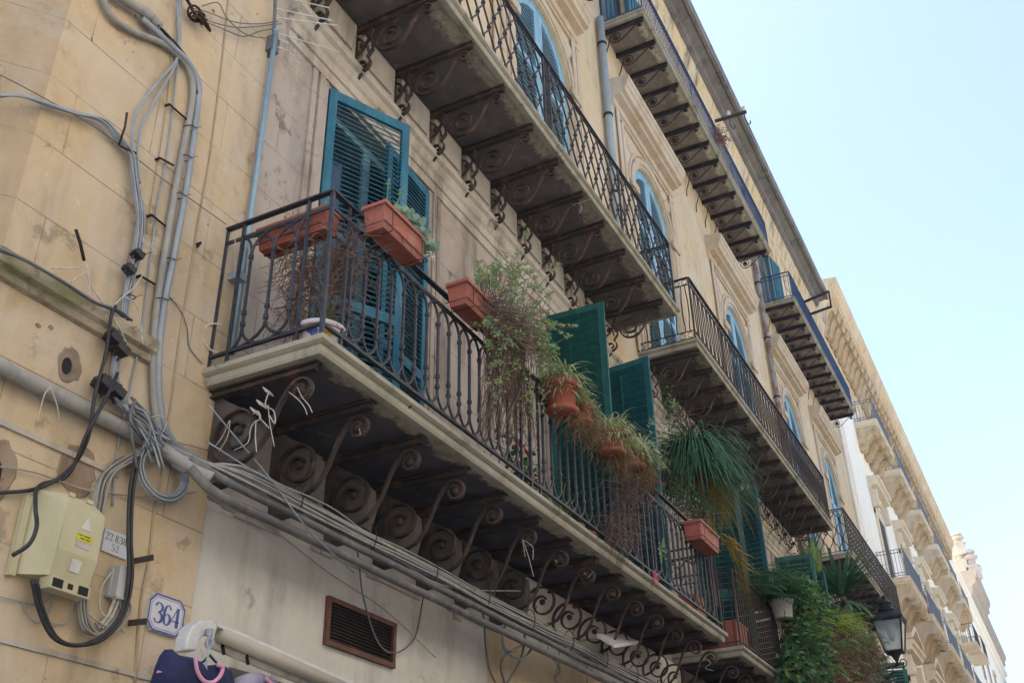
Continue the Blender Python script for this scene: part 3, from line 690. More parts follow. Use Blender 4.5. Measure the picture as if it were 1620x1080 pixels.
for i in range(6): pal_balcony(42.0 + 6.07 * i, 4.3, 20.2, 4.1, pu, 4, ["nearest of the palace's upper balconies", None, None, None, None, "farthest of the palace's upper balconies"][i], 1.0, .95)
for i in range(5): pal_balcony(40.2 + 5.9 * i, 4.4, 12.95, 3.95, pl_, 4, None, 1.15, 1.05)
def wframe(cx, z0, z1, hw, hood=True, ped=False, lo=False):
    b = MB()
    for s in (-1, 1): b.box(cx + s * (hw + .22) - .2, cx + s * (hw + .22) + .2, 4.93, 5.0, z0, z1 + .3)
    b.box(cx - hw - .42, cx + hw + .42, 4.935, 5.0, z1, z1 + .3)
    if hood:
        nosing(b, [(5.0, z1 + .9), (4.9, z1 + .92), (4.88, z1 + 1.05), (4.62, z1 + 1.1), (4.62, z1 + 1.25), (4.5, z1 + 1.32), (4.5, z1 + 1.45), (5.0, z1 + 1.5)], cx - hw - .75, cx + hw + .75)
        for s in (-1, 1):
            b.box(cx + s * (hw + .5) - .16, cx + s * (hw + .5) + .16, 4.72, 5.0, z1 + .2, z1 + .92); b.lathe((cx + s * (hw + .5), 4.72, z1 + .35), [(.16, -.02), (.16, 0), (.08, .06), (.02, .08)], 12, Matrix.Rotation(PI / 2, 4, 'X'))
        b.ring(cx, z1 + .55, .12, .22, 0, 2 * PI, 4.95, 4.99, 16)
        for s in (-1, 1): b.ring(cx + s * .45, z1 + .5, .08, .15, 0, PI, 4.95, 4.99, 10)
    if ped:
        for s in (-1, 1): b.prism([(cx + s * .02, z1 + 2.1), (cx + s * (hw + .75), z1 + 1.5), (cx + s * (hw + .75), z1 + 1.7), (cx + s * .02, z1 + 2.35)][::s], 4.5, 5.0, 'y')
    o = b.build("window_surround", M['sand'], PL)
    f = MB(); f.box(cx - hw, cx + hw, 4.965, 4.99, z0, z1)
    z = z0 + .08
    while z < z1 - .05: f.box(cx - hw + .06, cx - .04, 4.945, 4.965, z, z + .03); f.box(cx + .04, cx + hw - .06, 4.945, 4.965, z, z + .03); z += .085
    f.build("shutter", M['farshut'], o)
M['farshut'] = simple("grey_shutter", (.10, .10, .11), (.15, .15, .16), .7, 0, 5, 0)
for i in range(6):
    cx = 44.15 + 6.0 * i
    wframe(cx, 20.4, 21.4, .6, False)
    wframe(cx - .3, 13.2, 16.6, .75, True, False)
    wframe(cx - .3, 7.2, 9.9, .75, True, True)
b = MB()
for z in (18.75, 11.6): nosing(b, [(5.0, z), (4.92, z + .04), (4.88, z + .12), (4.88, z + .22), (5.0, z + .25)], 41.0, PX1)
M['sand2'] = M['sand']
# cream house with a flat slab cornice
H3 = thing("cream_house", (95, 5, 0), "plain white-cream house with a flat slab cornice, behind the palace", "building")
b = MB(); b.box(76.0, 118, 4.9, 15, 0, 23.9); b.build("wall", M['cream'], H3)
b = MB(); nosing(b, [(4.9, 23.4), (4.7, 23.5), (4.65, 23.9), (4.4, 24.0), (4.4, 24.3), (4.9, 24.4)], 75.7, 118.3); b.build("cornice", M['cream'], H3)
b = MB(); b.box(75.9, 118, 4.85, 15, 24.3, 24.5); b.build("roof", M['cream2'], H3)
for i in range(5):
    cx = 82 + i * 6.5
    f = MB(); f.box(cx - .6, cx + .6, 4.86, 4.9, 18.4, 20.8); f.box(cx - .9, cx + .9, 4.7, 4.9, 21.0, 21.3)
    for s in (-1, 1): f.box(cx + s * .75 - .13, cx + s * .75 + .13, 4.83, 4.9, 18.2, 21.0)
    fo = f.build("window_surround", M['sand'], H3); g_ = MB(); g_.box(cx - .6, cx + .6, 4.80, 4.856, 18.4, 20.8); g_.build("shutter", M['farshut'], fo)
    f = MB(); f.box(cx - .03, cx + .03, 4.3, 4.36, 15.5, 20.2); 
for i, (px0, py0, px1, py1) in enumerate(((1538, 985, 1552, 1032), (1551, 1005, 1566, 1058))):
    A = wy(px0, py0, 3.9); B_ = wy(px1, py1, 3.9); zt_ = A.z
    f = MB(); x0 = A.x; x1 = x0 + 3.2; f.box(x0, x1, 3.9, 4.9, zt_ - 1.25, zt_ - 1.1)
    bl = f.build("balcony", M['sand'], H3); r = bar_rods((x0, 4.9), (x0, 3.93), 7, zt_ - 1.1, zt_, .014); k = bar_rods((x0, 3.93), (x1, 3.93), 20, zt_ - 1.1, zt_, .014); r.add(k.v, k.f)
    flat(r, (x0, 3.93), (x1, 3.93), zt_, .04, .03); flat(r, (x0, 4.9), (x0, 3.93), zt_, .04, .03); r.build("railing", M['irond'], bl)
# church with a heavy brown cornice and stone finials
CX = 119.0
A = wx(1519.5, 905, CX); Bc = wx(1545.5, 902, CX)
CH = thing("baroque_church", (130, 5, 0), "rough stone church front with brown moulded cornice and urn finials, farthest along the street", "building")
zc = (A.z + Bc.z) / 2; yf = Bc.y
b = MB(); b.box(CX, CX + 40, yf + 1.4, 20, 0, zc - 2.2); 
for k in range(9): b.box(CX - .15, CX + .9, yf + 1.2, yf + 2.4, 2 + k * 3.4, 3.7 + k * 3.4)
b.build("wall", M['church'], CH)
prof = [(yf + 1.5, zc - 3.2), (yf + 1.1, zc - 3.1), (yf + 1.1, zc - 2.5), (yf + .9, zc - 2.3), (yf + .8, zc - 1.6), (yf + .3, zc - 1.2), (yf + .3, zc - .7), (yf + .1, zc - .5), (yf, zc), (20, zc + .1), (20, zc - 3.2)]
b = MB(); b.prism(prof, CX - .4, CX + 14, 'x'); b.prism([(y + .7, z - .9) for y, z in prof[:-2]] + [(20, zc - .8), (20, zc - 4.1)], CX + 14, CX + 40, 'x'); b.build("cornice", M['sandd'], CH)
for pa, pb, mt, nm in (((1513.5, 888), (1531, 905), 'cream', "attic"), ((1500, 871), (1513, 890), 'sand', "attic"), ((1531, 896), (1552, 905), 'cream', "attic"), ((1507, 861), (1523, 870), 'cream', "attic")):
    a_ = wx(*pa, CX + .4); b_ = wx(*pb, CX + .4); b = MB(); b.box(CX + .4, CX + 3, min(a_.y, b_.y), max(a_.y, b_.y), b_.z, a_.z); b.box(CX + .3, CX + 3.1, min(a_.y, b_.y) - .12, max(a_.y, b_.y) + .12, a_.z, a_.z + .25); b.build(nm, M[mt], CH)
for px, pyb, pyt in ((1514, 861, 843), (1518, 888, 868), (1537, 898, 868)):
    base_ = wx(px + 2, pyb, CX + .6); top_ = wx(px - 1, pyt, CX + .6); H = top_.z - base_.z
    b = MB(); b.box(base_.x - .6, base_.x + .6, base_.y - .6, base_.y + .6, base_.z - 1.2, base_.z + .02)
    b.lathe(base_, [(.75, 0), (.8, .08 * H), (.5, .12 * H), (.42, .3 * H), (.5, .36 * H), (.35, .4 * H), (.75, .5 * H), (.78, .6 * H), (.5, .68 * H), (.3, .72 * H), (.6, .8 * H), (.62, .9 * H), (.35, .97 * H), (.05, H)], 14)
    b.build("finial", M['church'] if px > 1530 else M['sand'], CH)

# ================================================================ things on and in front of the building
M['gcab'] = simple("grey_cable", (.23, .27, .32), (.31, .35, .39), .55, 0, 6, .1)
M['gcabw'] = simple("grimy_conduit", (.25, .25, .24), (.34, .335, .315), .7, 0, 4, .2, streak=(.18, .17, .15))
M['gcabd'] = simple("dark_grey_cable", (.10, .11, .13), (.15, .16, .18), .6, 0, 6, .1)
M['gcabd2'] = simple('dusty_conduit', (.09, .095, .105), (.16, .16, .16), .7, 0, 3, .2, streak=(.26, .245, .22))
M['black'] = simple("black_cable", (.015, .017, .022), (.03, .03, .035), .5, 0, 8, .1)
M['tanc'] = simple("painted_over_cable", (.42, .34, .23), (.34, .27, .18), .8, 0, 8, .1)
M['string'] = simple("weathered_string", (.56, .54, .50), (.40, .38, .34), .9, 0, 30, .2)
M['white'] = simple("white_paint", (.62, .62, .62), (.50, .50, .50), .45, 0, 8, .05)
M['terra'] = simple("terracotta_plastic", (.33, .085, .055), (.38, .125, .09), .6, 0, 7, .15, streak=(.34, .19, .15))
M['terrad'] = simple("old_terracotta", (.24, .075, .05), (.34, .15, .10), .8, 0, 9, .3)
M['soil'] = simple("soil", (.05, .035, .025), rough=1)
M['twig'] = simple("dry_twig", (.12, .075, .06), (.20, .13, .10), .9, 0, 20, .1)
M['twigr'] = simple("reddish_stem", (.12, .075, .065), (.20, .14, .11), .9, 0, 20, .1)
M['fresh'] = leafmat("fresh_leaf", (.14, .25, .07), (.24, .36, .12), (.32, .35, .10))
M['succ'] = leafmat("succulent_leaf", (.20, .33, .15), (.32, .43, .20), (.45, .36, .14))
M['greyl'] = leafmat("grey_green_leaf", (.28, .44, .34), (.42, .58, .46), (.18, .33, .2))
M['deep'] = leafmat("deep_green_leaf", (.05, .13, .055), (.09, .20, .08), (.03, .08, .04))
M['palm'] = leafmat("palm_leaf", (.055, .15, .085), (.12, .25, .13), (.035, .10, .06))
M['ylw'] = leafmat("yellowing_leaf", (.30, .26, .04), (.42, .26, .05), (.2, .22, .05))
M['lime'] = leafmat("lime_fern", (.30, .42, .05), (.42, .54, .10), (.15, .24, .05))
M['spid'] = leafmat("spider_leaf", (.34, .42, .18), (.58, .60, .36), (.50, .42, .22))
M['dryl'] = leafmat("dry_leaf", (.26, .17, .09), (.36, .26, .14), (.18, .12, .07))
M['red'] = leafmat("red_petal", (.45, .02, .03), (.55, .05, .05)); M['pink'] = leafmat("pink_petal", (.62, .16, .22), (.70, .25, .3)); M['wht'] = leafmat("white_petal", (.75, .75, .7), (.8, .8, .75))

def single(b, name, mat, label, cat, group=None, smooth=True):
    return tag(b.build(name, mat, None, smooth), label, cat, group)
def pxs(P, y=4.93): return [wy(p[0], p[1], p[2] if len(p) > 2 else y) for p in P]
def cable(P, r, mat, label, y=4.93, name="cable", cat="cable", group=None, k=6, n=7):
    b = MB(); b.tube(smooth_path(pxs(P, y), k), r, n); return single(b, name, M[mat], label, cat, group)
def strands(P, cnt, r, mat, label, y=4.93, spread=4, group=None, name="cable", k=6, wob=1.6, lay=.012):
    for i in range(cnt):
        off = (i - (cnt - 1) / 2) * spread
        Q = [(p[0] + off * .8 + rnd.uniform(-wob, wob), p[1] + rnd.uniform(-wob, wob), (p[2] if len(p) > 2 else y) - lay * (i % 3)) for p in P]
        b = MB(); b.tube(smooth_path(pxs(Q), k), r * rnd.uniform(.85, 1.15), 6); single(b, name, M[mat], label, "cable", group)
def ties(P, y, r, name_label, R=.04):
    for i, p in enumerate(P):
        c = wy(p[0], p[1], y); b = MB(); d = Vector((.05, 0, 1))
        b.tube([c + Vector((R * math.cos(a), -abs(R * .9 * math.sin(a)) if 0 else R * math.sin(a), .2 * R * math.cos(a))) for a in [2 * PI * k / 12 for k in range(13)]], r, 5, False)
        b.tube([c + Vector((R * .5, -R, 0)), c + Vector((R * 1.2, -R * 1.5, .03))], r * .7, 4)
        single(b, "cable_tie", M['black'], name_label, "cable tie", "cable ties round the wall cables")

# -- conduits running down the pier
cable([(150, -25), (178, 28), (215, 52), (262, 72), (297, 108), (305, 150), (294, 215), (279, 290), (261, 400), (247, 490), (242, 560), (243, 620), (250, 675), (262, 715), (300, 742)], .026, 'gcabw', "thick grimy grey conduit bending down the pier, left of its pair", 4.93, "conduit", "conduit")
cable([(225, 30), (268, 70), (298, 100), (314, 135), (310, 190), (296, 290), (276, 400), (260, 480), (251, 560), (253, 640), (268, 690), (300, 722), (345, 748)], .025, 'gcab', "thick clean blue-grey conduit bending down the pier, right of its pair", 4.91, "conduit", "conduit")
b = MB(); b.tube(smooth_path(pxs([(180, -12), (205, 5), (232, 22), (252, 42)], 4.90)), .042, 10); b.tube(smooth_path(pxs([(228, 18), (238, 28)], 4.90)), .046, 10)
single(b, "thick_duct", M['gcabw'], "fat grey duct entering at the upper left corner with a taped end", "duct")
strands([(246, 38, 4.9), (275, 72), (298, 98), (310, 128), (309, 150)], 3, .008, 'black', "black wire leaving the end of the fat taped duct", spread=5, group="black wires from the taped duct")
cable([(283, -10), (285, 40), (284, 75), (276, 100), (250, 130), (218, 175), (209, 220), (214, 262)], .010, 'gcab', "pale blue-grey wire looping left from the conduit bend, outer of two")
cable([(280, 5), (283, 50), (281, 85), (275, 108), (245, 160), (224, 200), (218, 240), (221, 290)], .010, 'gcab', "pale blue-grey wire looping left from the conduit bend, inner of two")
strands([(-6, 152), (35, 152), (80, 167), (122, 180), (160, 190), (188, 220), (207, 245), (214, 285), (222, 345), (217, 400), (206, 440), (199, 480), (191, 540), (182, 590), (192, 632), (222, 655), (262, 690)], 7, .0078, 'gcab', "twisted light grey wire coming from the left edge and turning down the pier", spread=2.0, group="wires of the twisted left bundle")
strands([(-5, 393, 4.80), (40, 412, 4.80), (100, 446, 4.80), (150, 478, 4.81), (185, 492, 4.86), (205, 505)], 4, .009, 'gcabd', "dark blue-grey wire lying on the stone ledge", spread=2.4, group="wires lying on the ledge", lay=.006)
cable([(-12, 573, 4.90), (60, 610, 4.90), (130, 645, 4.90), (215, 688, 4.90), (250, 706, 4.88), (300, 738, 4.75), (335, 757, 4.64)], .047, 'gcabw', "widest grey pipe slanting in from the left edge at mid height", 4.9, "pipe", "pipe", n=12)
cable([(183, 484, 4.84), (176, 500, 4.82), (167, 560, 4.86), (150, 625, 4.82), (140, 690, 4.84), (112, 740), (60, 772), (-8, 780)], .012, 'black', "dark cable arching down from the ledge and away to the left edge")
cable([(186, 590, 4.86), (170, 625, 4.82), (140, 680, 4.82), (108, 750), (62, 768), (56, 800, 4.7), (58, 832, 4.68), (46, 860, 4.68), (20, 878, 4.70)], .012, 'black', "dark cable with a loose cut end hanging over the yellow meter box")
strands([(262, 688), (235, 705), (200, 728), (168, 752), (155, 800), (143, 870), (132, 940), (134, 985), (150, 1002), (176, 996), (196, 965), (192, 940)], 9, .0075, 'gcabw', "grey wire in the hanging loop left of the small number plaque", spread=2.8, group="grey wires of the hanging loop", wob=2.2)
for _off, _w in ((1, "outer"), (8, "inner")): strands([(p[0] + _off * .8, *p[1:]) for p in [(214, 722, 4.86), (204, 780, 4.86), (202, 850, 4.86), (203, 915, 4.86), (190, 970, 4.88), (160, 1008, 4.88), (120, 1020, 4.88), (84, 1008, 4.88), (62, 965, 4.88), (50, 918, 4.86)]], 1, .014, 'black', _w + " of the two thick black cables sweeping down and back up into the meter box", wob=1)
for i in range(7):
    c = wy(258, 742, 4.9); b = MB(); R = .165 + .009 * i
    b.tube([c + Vector((R * 1.05 * math.cos(a), -.01 * (i % 3), R * math.sin(a) * .9 - .02)) for a in [2 * PI * k / 30 for k in range(31)]], .008, 6)
    single(b, "cable", M['gcab'], "grey wire of the spare coil slung under the junction", "cable", "turns of the spare cable coil")
cable([(362, -10), (352, 90), (343, 165), (330, 260), (312, 360), (302, 425), (286, 520), (270, 640), (262, 690)], .008, 'tanc', "thin painted-over wire running down the right of the pier", 4.965)
cable([(258, 735), (243, 815), (236, 880), (222, 960), (213, 1085)], .009, 'tanc', "thin brown painted wire running down past the blue house number", 4.965)
cable([(287, -5), (282, 90), (265, 240), (250, 320), (238, 410), (225, 520), (206, 615), (192, 680), (182, 735), (178, 800)], .007, 'gcab', "straight thin grey wire left of the paired conduits", 4.955)
cable([(275, 60), (262, 180), (243, 300), (232, 370)], .005, 'tanc', "very thin straight wire between the twisted bundle and the conduits", 4.96)
cable([(-5, 116, 4.95), (60, 150, 4.93), (160, 208, 4.93), (260, 285, 4.93), (358, 355, 4.93)], .004, 'gcabd', "thin dark wire crossing the pier diagonally to the balcony rail")
cable([(262, 463), (285, 490), (296, 520), (300, 550), (320, 575)], .004, 'gcabd', "thin dark wire curling from the conduits toward the slab corner", 4.96)
for k, (P, l) in enumerate((([(300, 12), (330, 20), (370, 35), (410, 38), (440, 34)], "upper"), ([(315, 28), (345, 38), (380, 44), (425, 40), (445, 38)], "middle"), ([(318, 32), (350, 45), (385, 58), (410, 50), (432, 46)], "lower"), ([(320, 10), (345, 5), (360, 30), (390, 55), (432, 62)], "looping"))):
    cable(P, .005, 'gcabd', l + " of the thin wires strung between the hook bundle and the antenna mast", 4.92)
b = MB(); c = wy(308, 22, 4.9)
for i in range(5): b.tube([c + Vector((.07 * math.cos(a) + .02 * i, -.03 * math.sin(a) - .01 * i, .05 * math.sin(a + i) - .01 * i)) for a in [2 * PI * k / 12 for k in range(13)]], .010, 5)
b.tube(smooth_path([c + Vector((-.2, .04, .16)), c + Vector((-.1, 0, .06)), c, c + Vector((.1, 0, -.03))]), .014, 6)
single(b, "wire_clamp", M['rustd'], "rusty knot of wire and hook at the top of the pier", "wire clamp")
# -- strings on the pier
for k, P in enumerate(([(135, 415), (140, 440), (150, 462), (172, 490), (190, 520), (205, 555)], [(130, 420), (118, 425), (82, 424)], [(138, 418), (141, 445), (141, 470)], [(136, 430), (120, 440), (113, 447)], [(226, 435), (212, 455), (196, 468), (182, 482), (165, 503)], [(198, 470), (214, 480), (221, 500), (226, 545)], [(226, 375), (228, 385), (240, 400), (238, 385), (230, 372)])):
    cable(P, .0048, 'string', ["longest white string drooping from the iron pin to the cable boxes", "white string pulled left from the iron pin", "short white string hanging straight from the iron pin", "frayed white string end under the iron pin", "white string tied across the wire bundle", "white string hanging below the wire bundle", "white string bow on the upper wire bundle"][k], 4.88, "string", "string", n=5)
b = MB(); b.tube(pxs([(120, 363), (127, 385), (133, 412)], 4.9), .012, 6); single(b, "iron_pin", M['rustd'], "dark iron pin with white strings, above the stone ledge", "iron pin")
b = MB(); b.tube(pxs([(201, 178, 4.75), (198, 200, 4.8), (188, 230, 4.84), (216, 243, 4.95)], 4.9), .009, 6); single(b, "bent_rod", M['rust'], "bent rusty rod sticking out beside the twisted wires", "iron rod")
for k, P in enumerate((([(253, 250), (275, 262)]), ([(268, 165), (296, 190)]), ([(240, 340), (262, 358)]), ([(222, 436), (245, 450)]), ([(205, 640), (226, 650)]), ([(318, 384), (312, 391)]))):
    b = MB(); b.tube(smooth_path(pxs(P, 4.93)), .009, 5); A = pxs(P, 4.93)[0]; b.tube([A, A + Vector((0, .05, 0))], .011, 5); single(b, "pipe_hook", M['rustd'], ["rusty hook holding the conduits, second from the top", "rusty hook holding the conduits, topmost", "rusty hook holding the conduits at the rail height", "steel hook holding the conduits beside the ledge end", "rusty hook behind the cable junction", "small bent rusty nail on the thin painted wire"][k], "hook")
# junction boxes
for k, (px, py, s_) in enumerate(((178, 535, 1), (189, 553, 1.1), (163, 608, 1.2), (182, 620, 1.1), (217, 403, .8), (204, 426, .8))):
    c = wy(px, py, 4.88); b = MB(); M_ = Matrix.Translation(c) @ Matrix.Rotation(math.radians(18), 4, 'Y'); s = .045 * s_
    b.box(-s, s, -s, s * .9, -s * .62, s * .62, M_); b.box(-s * 1.15, s * 1.15, -s * .5, s * .5, -s * .3, s * .3, M_)
    b.lathe(M_ @ Vector((0, -s * .2, s * .6)), [(s * .5, 0), (s * .5, s * .5), (s * .3, s * .6)], 10)
    for q in (-1, 1): b.tube([M_ @ Vector((q * s * .6, 0, -s * .5)), M_ @ Vector((q * s * .5, 0, -s * 1.5))], .008, 5)
    single(b, "cable_junction", M['black'], ["small black cable junction under the ledge, uppermost of the cluster", "black cross-shaped junction just below the uppermost one", "squat black junction farthest left, over the wide pipe", "lowest black junction where the wires turn right", "black clamp block on the upper wire bundle", "small black clamp left of the upper wire bundle"][k], "junction box", None, False)
ties([(219, 402), (203, 470), (195, 520), (254, 475), (267, 412), (300, 203), (293, 250), (283, 310)], 4.925, .004, "black tie round the cables on the pier", .045)

# -- cable run under the long balcony
def run(x0, x1, z, y, r, mat, label, name="cable", sag=.02, n=8, head=None, group=None, cat="cable"):
    P = list(head or []); x = x0
    while x < x1:
        P.append(Vector((x, y + rnd.uniform(-1, 1) * sag * .3, z + rnd.uniform(-1, 1) * sag))); x += .7
    b = MB(); b.tube(smooth_path(P, 4), r, n); return single(b, name, M[mat], label, cat, group)
hd = [wy(258, 700, 4.92), wy(290, 722, 4.80)]
run(4.86, 15.5, 4.21, 4.63, .034, 'gcabd2', "lower and thicker grey pipe under the long balcony", "pipe", .006, 12, [wy(300, 740, 4.72)], cat="pipe")
run(4.9, 15.5, 4.305, 4.60, .030, 'gcabd2', "upper grey pipe under the long balcony", "pipe", .008, 10, [wy(300, 725, 4.74)], cat="pipe")
for i in range(20):
    run(4.95, 15.5, 4.345 + .0055 * i, 4.60 - .014 * (i % 4), rnd.uniform(.007, .012), ('gcabd', 'gcabd2', 'gcabd', 'gcabw')[i % 4], "thin grey wire in the sagging bundle under the long balcony", "cable", .017, 6, [wy(246 + i * .6, 684 + i * .8, 4.93), wy(285, 706 + i * 2, 4.78)], "wires of the bundle under the long balcony")
for k in range(9): 
    x = 5.6 + k * .95; b = MB(); b.tube([(x + .004, 4.59 + .06 * math.cos(a), 4.43 + .11 * math.sin(a)) for a in [2 * PI * q / 12 for q in range(13)]], .005, 5, False); b.tube([(x, 4.54, 4.50), (x + .01, 4.50, 4.57)], .004, 4)
    single(b, "cable_tie", M['black'], "black tie round the bundle under the long balcony", "cable tie", "ties along the bundle under the balcony")
cable([(330, 640, 4.58), (380, 700, 4.56), (430, 760, 4.54), (490, 840, 4.54), (560, 905, 4.7)], .006, 'gcab', "loose pale wire slanting across the pipes below the first bracket")
cable([(330, 700, 4.55), (420, 755, 4.5), (520, 800, 4.55), (590, 850, 4.58), (700, 925, 4.58), (840, 935, 4.6)], .006, 'gcab', "loose pale wire sagging over the pipe bundle near the vent")
cable([(560, 830, 4.58), (568, 890, 4.9), (575, 945, 4.95), (598, 1015, 4.95), (625, 1032, 4.95), (655, 1010, 4.95), (667, 960, 4.95), (672, 915, 4.6)], .007, 'gcabd', "grey wire dropping beside the vent and looping back up")
cable([(752, 930, 4.55), (765, 975, 4.8), (768, 1020, 4.95), (775, 1060, 4.95), (790, 1090, 4.95)], .010, 'gcabd', "dark wire hanging where the pale render meets the ochre wall")
for k, P in enumerate(([(800, 985, 4.6), (795, 1010, 4.7), (800, 1030, 4.7), (825, 1042, 4.7), (840, 1025, 4.7), (828, 1020, 4.7), (800, 1035, 4.7), (792, 1055, 4.8), (800, 1085, 4.9)], [(830, 985, 4.6), (830, 1015, 4.7), (822, 1045, 4.8), (808, 1070, 4.9), (795, 1090, 4.9)], [(795, 990, 4.6), (797, 1020, 4.65), (812, 1028, 4.65), (828, 1015, 4.65), (830, 990, 4.6)])):
    cable(P, .012, 'gcabd', ["largest of the thick dark wire loops on the ochre wall", "thick dark wire crossing the loops on the ochre wall", "smallest thick dark wire loop under the pipes"][k])
for k, P in enumerate(([(866, 1022, 4.6), (868, 1035, 4.8), (880, 1048, 4.9), (886, 1060, 4.9), (878, 1072, 4.95)], [(885, 1020, 4.6), (884, 1050, 4.9), (877, 1072, 4.95), (890, 1085, 4.95)], [(928, 1040, 4.7), (929, 1060, 4.9), (929, 1090, 4.95)])):
    cable(P, .005, 'gcabd', ["thin curly wire hanging under the pipes on the ochre wall", "thin wire twisted with the curly one on the ochre wall", "single straight thin wire hanging at the lower edge"][k])

# -- antenna
AN = thing("antenna", wy(372, 520, 4.93), "blue-grey antenna mast with thin white rods at the pier edge", "antenna")
top = wy(436, 52, 4.90); bot = wy(366, 560, 4.93)
b = MB(); b.tube([bot, (bot + top) / 2, top], .024, 10); b.tube([top, top + Vector((0, 0, .03))], .03, 10); b.build("mast", M['zinc'], AN, True)
b = MB(); c = wy(434, 68, 4.92); b.box(c.x - .05, c.x + .04, 4.89, 5.0, c.z - .12, c.z + .06); b.build("clamp", M['gcabd'], AN)
b = MB(); c = wy(375, 440, 4.92); b.box(c.x - .05, c.x + .05, 4.86, 4.97, c.z - .03, c.z + .03); b.build("clamp", M['gcab'], AN)
b = MB(); b.tube(pxs([(436, -20, 4.88), (434, 40, 4.9), (432, 70, 4.93)]), .018, 6); b.build("upper_mast", M['gcabd'], AN)
for P in ([(455, -2, 4.86), (522, 13, 4.5)], [(437, 14, 4.86), (526, 33, 4.45)], [(437, 28, 4.86), (534, 41, 4.4)], [(440, 53, 4.86), (537, 83, 4.4)], [(440, 62, 4.88), (456, 69, 4.8)], [(440, 75, 4.88), (456, 81, 4.8)]):
    b = MB(); b.tube(pxs(P), .006, 5); b.build("rod", M['white'], AN)
# -- meter box
MX = thing("meter_box", (3.95, 4.97, 3.35), "dirty yellow plastic meter box with warning stickers, fixed low on the pier", "meter box")
M['ybox'] = simple("yellowed_plastic", (.44, .41, .27), (.50, .47, .32), .5, 0, 3, .05, streak=(.42, .40, .24))
b = MB(); xb0, xb1, xf0, xf1, zb_, zt_ = 3.70, 4.14, 3.82, 4.10, 3.42, 3.92; yb, yf_ = 4.968, 4.78
b.add([(xb0, yb, zb_), (xb1, yb, zb_), (xb1, yb, zt_), (xb0, yb, zt_), (xf0, yf_ + .03, zb_), (xf1, yf_ + .03, zb_), (xf1, yf_, zb_ + .15), (xf0, yf_, zb_ + .15), (xf1, yf_, zt_ - .08), (xf0, yf_, zt_ - .08), (xf1 - .03, yf_ + .08, zt_), (xf0 + .03, yf_ + .08, zt_)],
      [(0, 4, 5, 1), (4, 7, 6, 5), (7, 9, 8, 6), (9, 11, 10, 8), (11, 3, 2, 10), (0, 3, 11, 9, 7, 4), (1, 5, 6, 8, 10, 2), (0, 1, 2, 3)])
b.box(3.66, 3.70, 4.93, 4.968, 3.40, 3.86); b.box(xf0 + .05, xf0 + .09, yf_ + .06, yf_ + .12, zt_ - .01, zt_ + .012); b.box(xf1 - .1, xf1 - .05, yf_ + .06, yf_ + .12, zt_ - .01, zt_ + .012)
b.build("case", M['ybox'], MX)
b = MB(); b.box(xf0 + .0, xf1 - .0, yf_ + .012, yf_ + .10, zb_ - .07, zb_ - .002); b.build("terminal_cover", M['ybox'], MX)
for x in (xf0 + .015, xf1 - .085):
    b = MB(); b.box(x, x + .07, yf_ + .008, yf_ + .011, zb_ - .06, zb_ - .012); b.build("port", M['dark'], MX)
b = MB(); b.box(xf0 + .12, xf0 + .155, yf_ + .008, yf_ + .011, zb_ - .05, zb_ - .02); b.build("port", M['dark'], MX)
b = MB(); b.prism([(xf0 + .12, zt_ - .20), (xf0 + .20, zt_ - .20), (xf0 + .16, zt_ - .12)], yf_ - .003, yf_ - .001, 'y'); b.build("warning_triangle", M['white'], MX)
b = MB(); b.box(xf0 + .105, xf0 + .215, yf_ - .003, yf_ - .001, zt_ - .27, zt_ - .225); b.build("yellow_sticker", simple("yellow_sticker", (.62, .58, .02), rough=.5, bump=0), MX)
b = MB(); b.box(xf0 + .105, xf0 + .205, yf_ - .003, yf_ - .001, zt_ - .31, zt_ - .275); b.build("grey_sticker", simple("grey_sticker", (.45, .44, .45), rough=.5, bump=0), MX)
b = MB(); b.add([(xf0 + .11, yf_ - .002 + .005, zb_ + .12), (xf0 + .18, yf_ + .003, zb_ + .12), (xf0 + .18, yf_ + .015, zb_ + .05), (xf0 + .11, yf_ + .015, zb_ + .05)], [(0, 1, 2, 3)]); b.build("white_sticker", M['white'], MX)
for z, x0_, w_ in ((zt_ - .24, .115, .03), (zt_ - .24, .155, .04), (zt_ - .258, .13, .03), (zt_ - .258, .17, .03)):
    b = MB(); b.box(xf0 + x0_, xf0 + x0_ + w_, yf_ - .0045, yf_ - .0035, z, z + .006); b.build("sticker_mark", M['black'], MX)
for P in ([(80, 925, 4.85), (78, 945), (55, 955), (-4, 942)], [(82, 925, 4.85), (80, 960), (60, 985), (40, 965), (38, 945)], [(120, 955), (105, 985), (80, 985)]): cable(P, .004, 'gcab', {4: "thin pale wire leaving under the meter box to the left edge", 5: "thin pale wire looping under the meter box", 3: "short thin pale wire right of the meter box cables"}[len(P)], 4.95)
# grey box
GX = thing("small_grey_box", wy(185, 945, 4.95), "small pale grey cable box below the number plaque", "cable box")
c = wy(187, 922, 4.93); b = MB(); m_ = Matrix.Translation(c); b.box(-.048, .048, -.05, .035, -.095, .095, m_); b.box(-.06, .03, .0, .04, -.085, .085, m_); b.lathe(c + Vector((0, -.02, -.095)), [(.045, 0), (.04, -.012)], 12); b.build("case", simple("pale_grey_plastic", (.36, .38, .39), (.42, .44, .45), .5, 0, 4, .05), GX)
for dx in (-.02, .01): 
    b = MB(); b.tube([c + Vector((dx, -.02, -.1)), c + Vector((dx - .01, 0, -.2)), c + Vector((dx - .05, .02, -.28))], .01, 6); b.build("wire", M['string'], GX)
cable([(176, 905), (160, 930), (158, 960), (168, 975), (180, 972)], .005, 'string', "thin white wire curling left of the small grey box")
cable([(135, 965), (160, 985), (180, 988), (192, 965), (196, 952)], .006, 'string', "thin white wire looping under the small grey box")
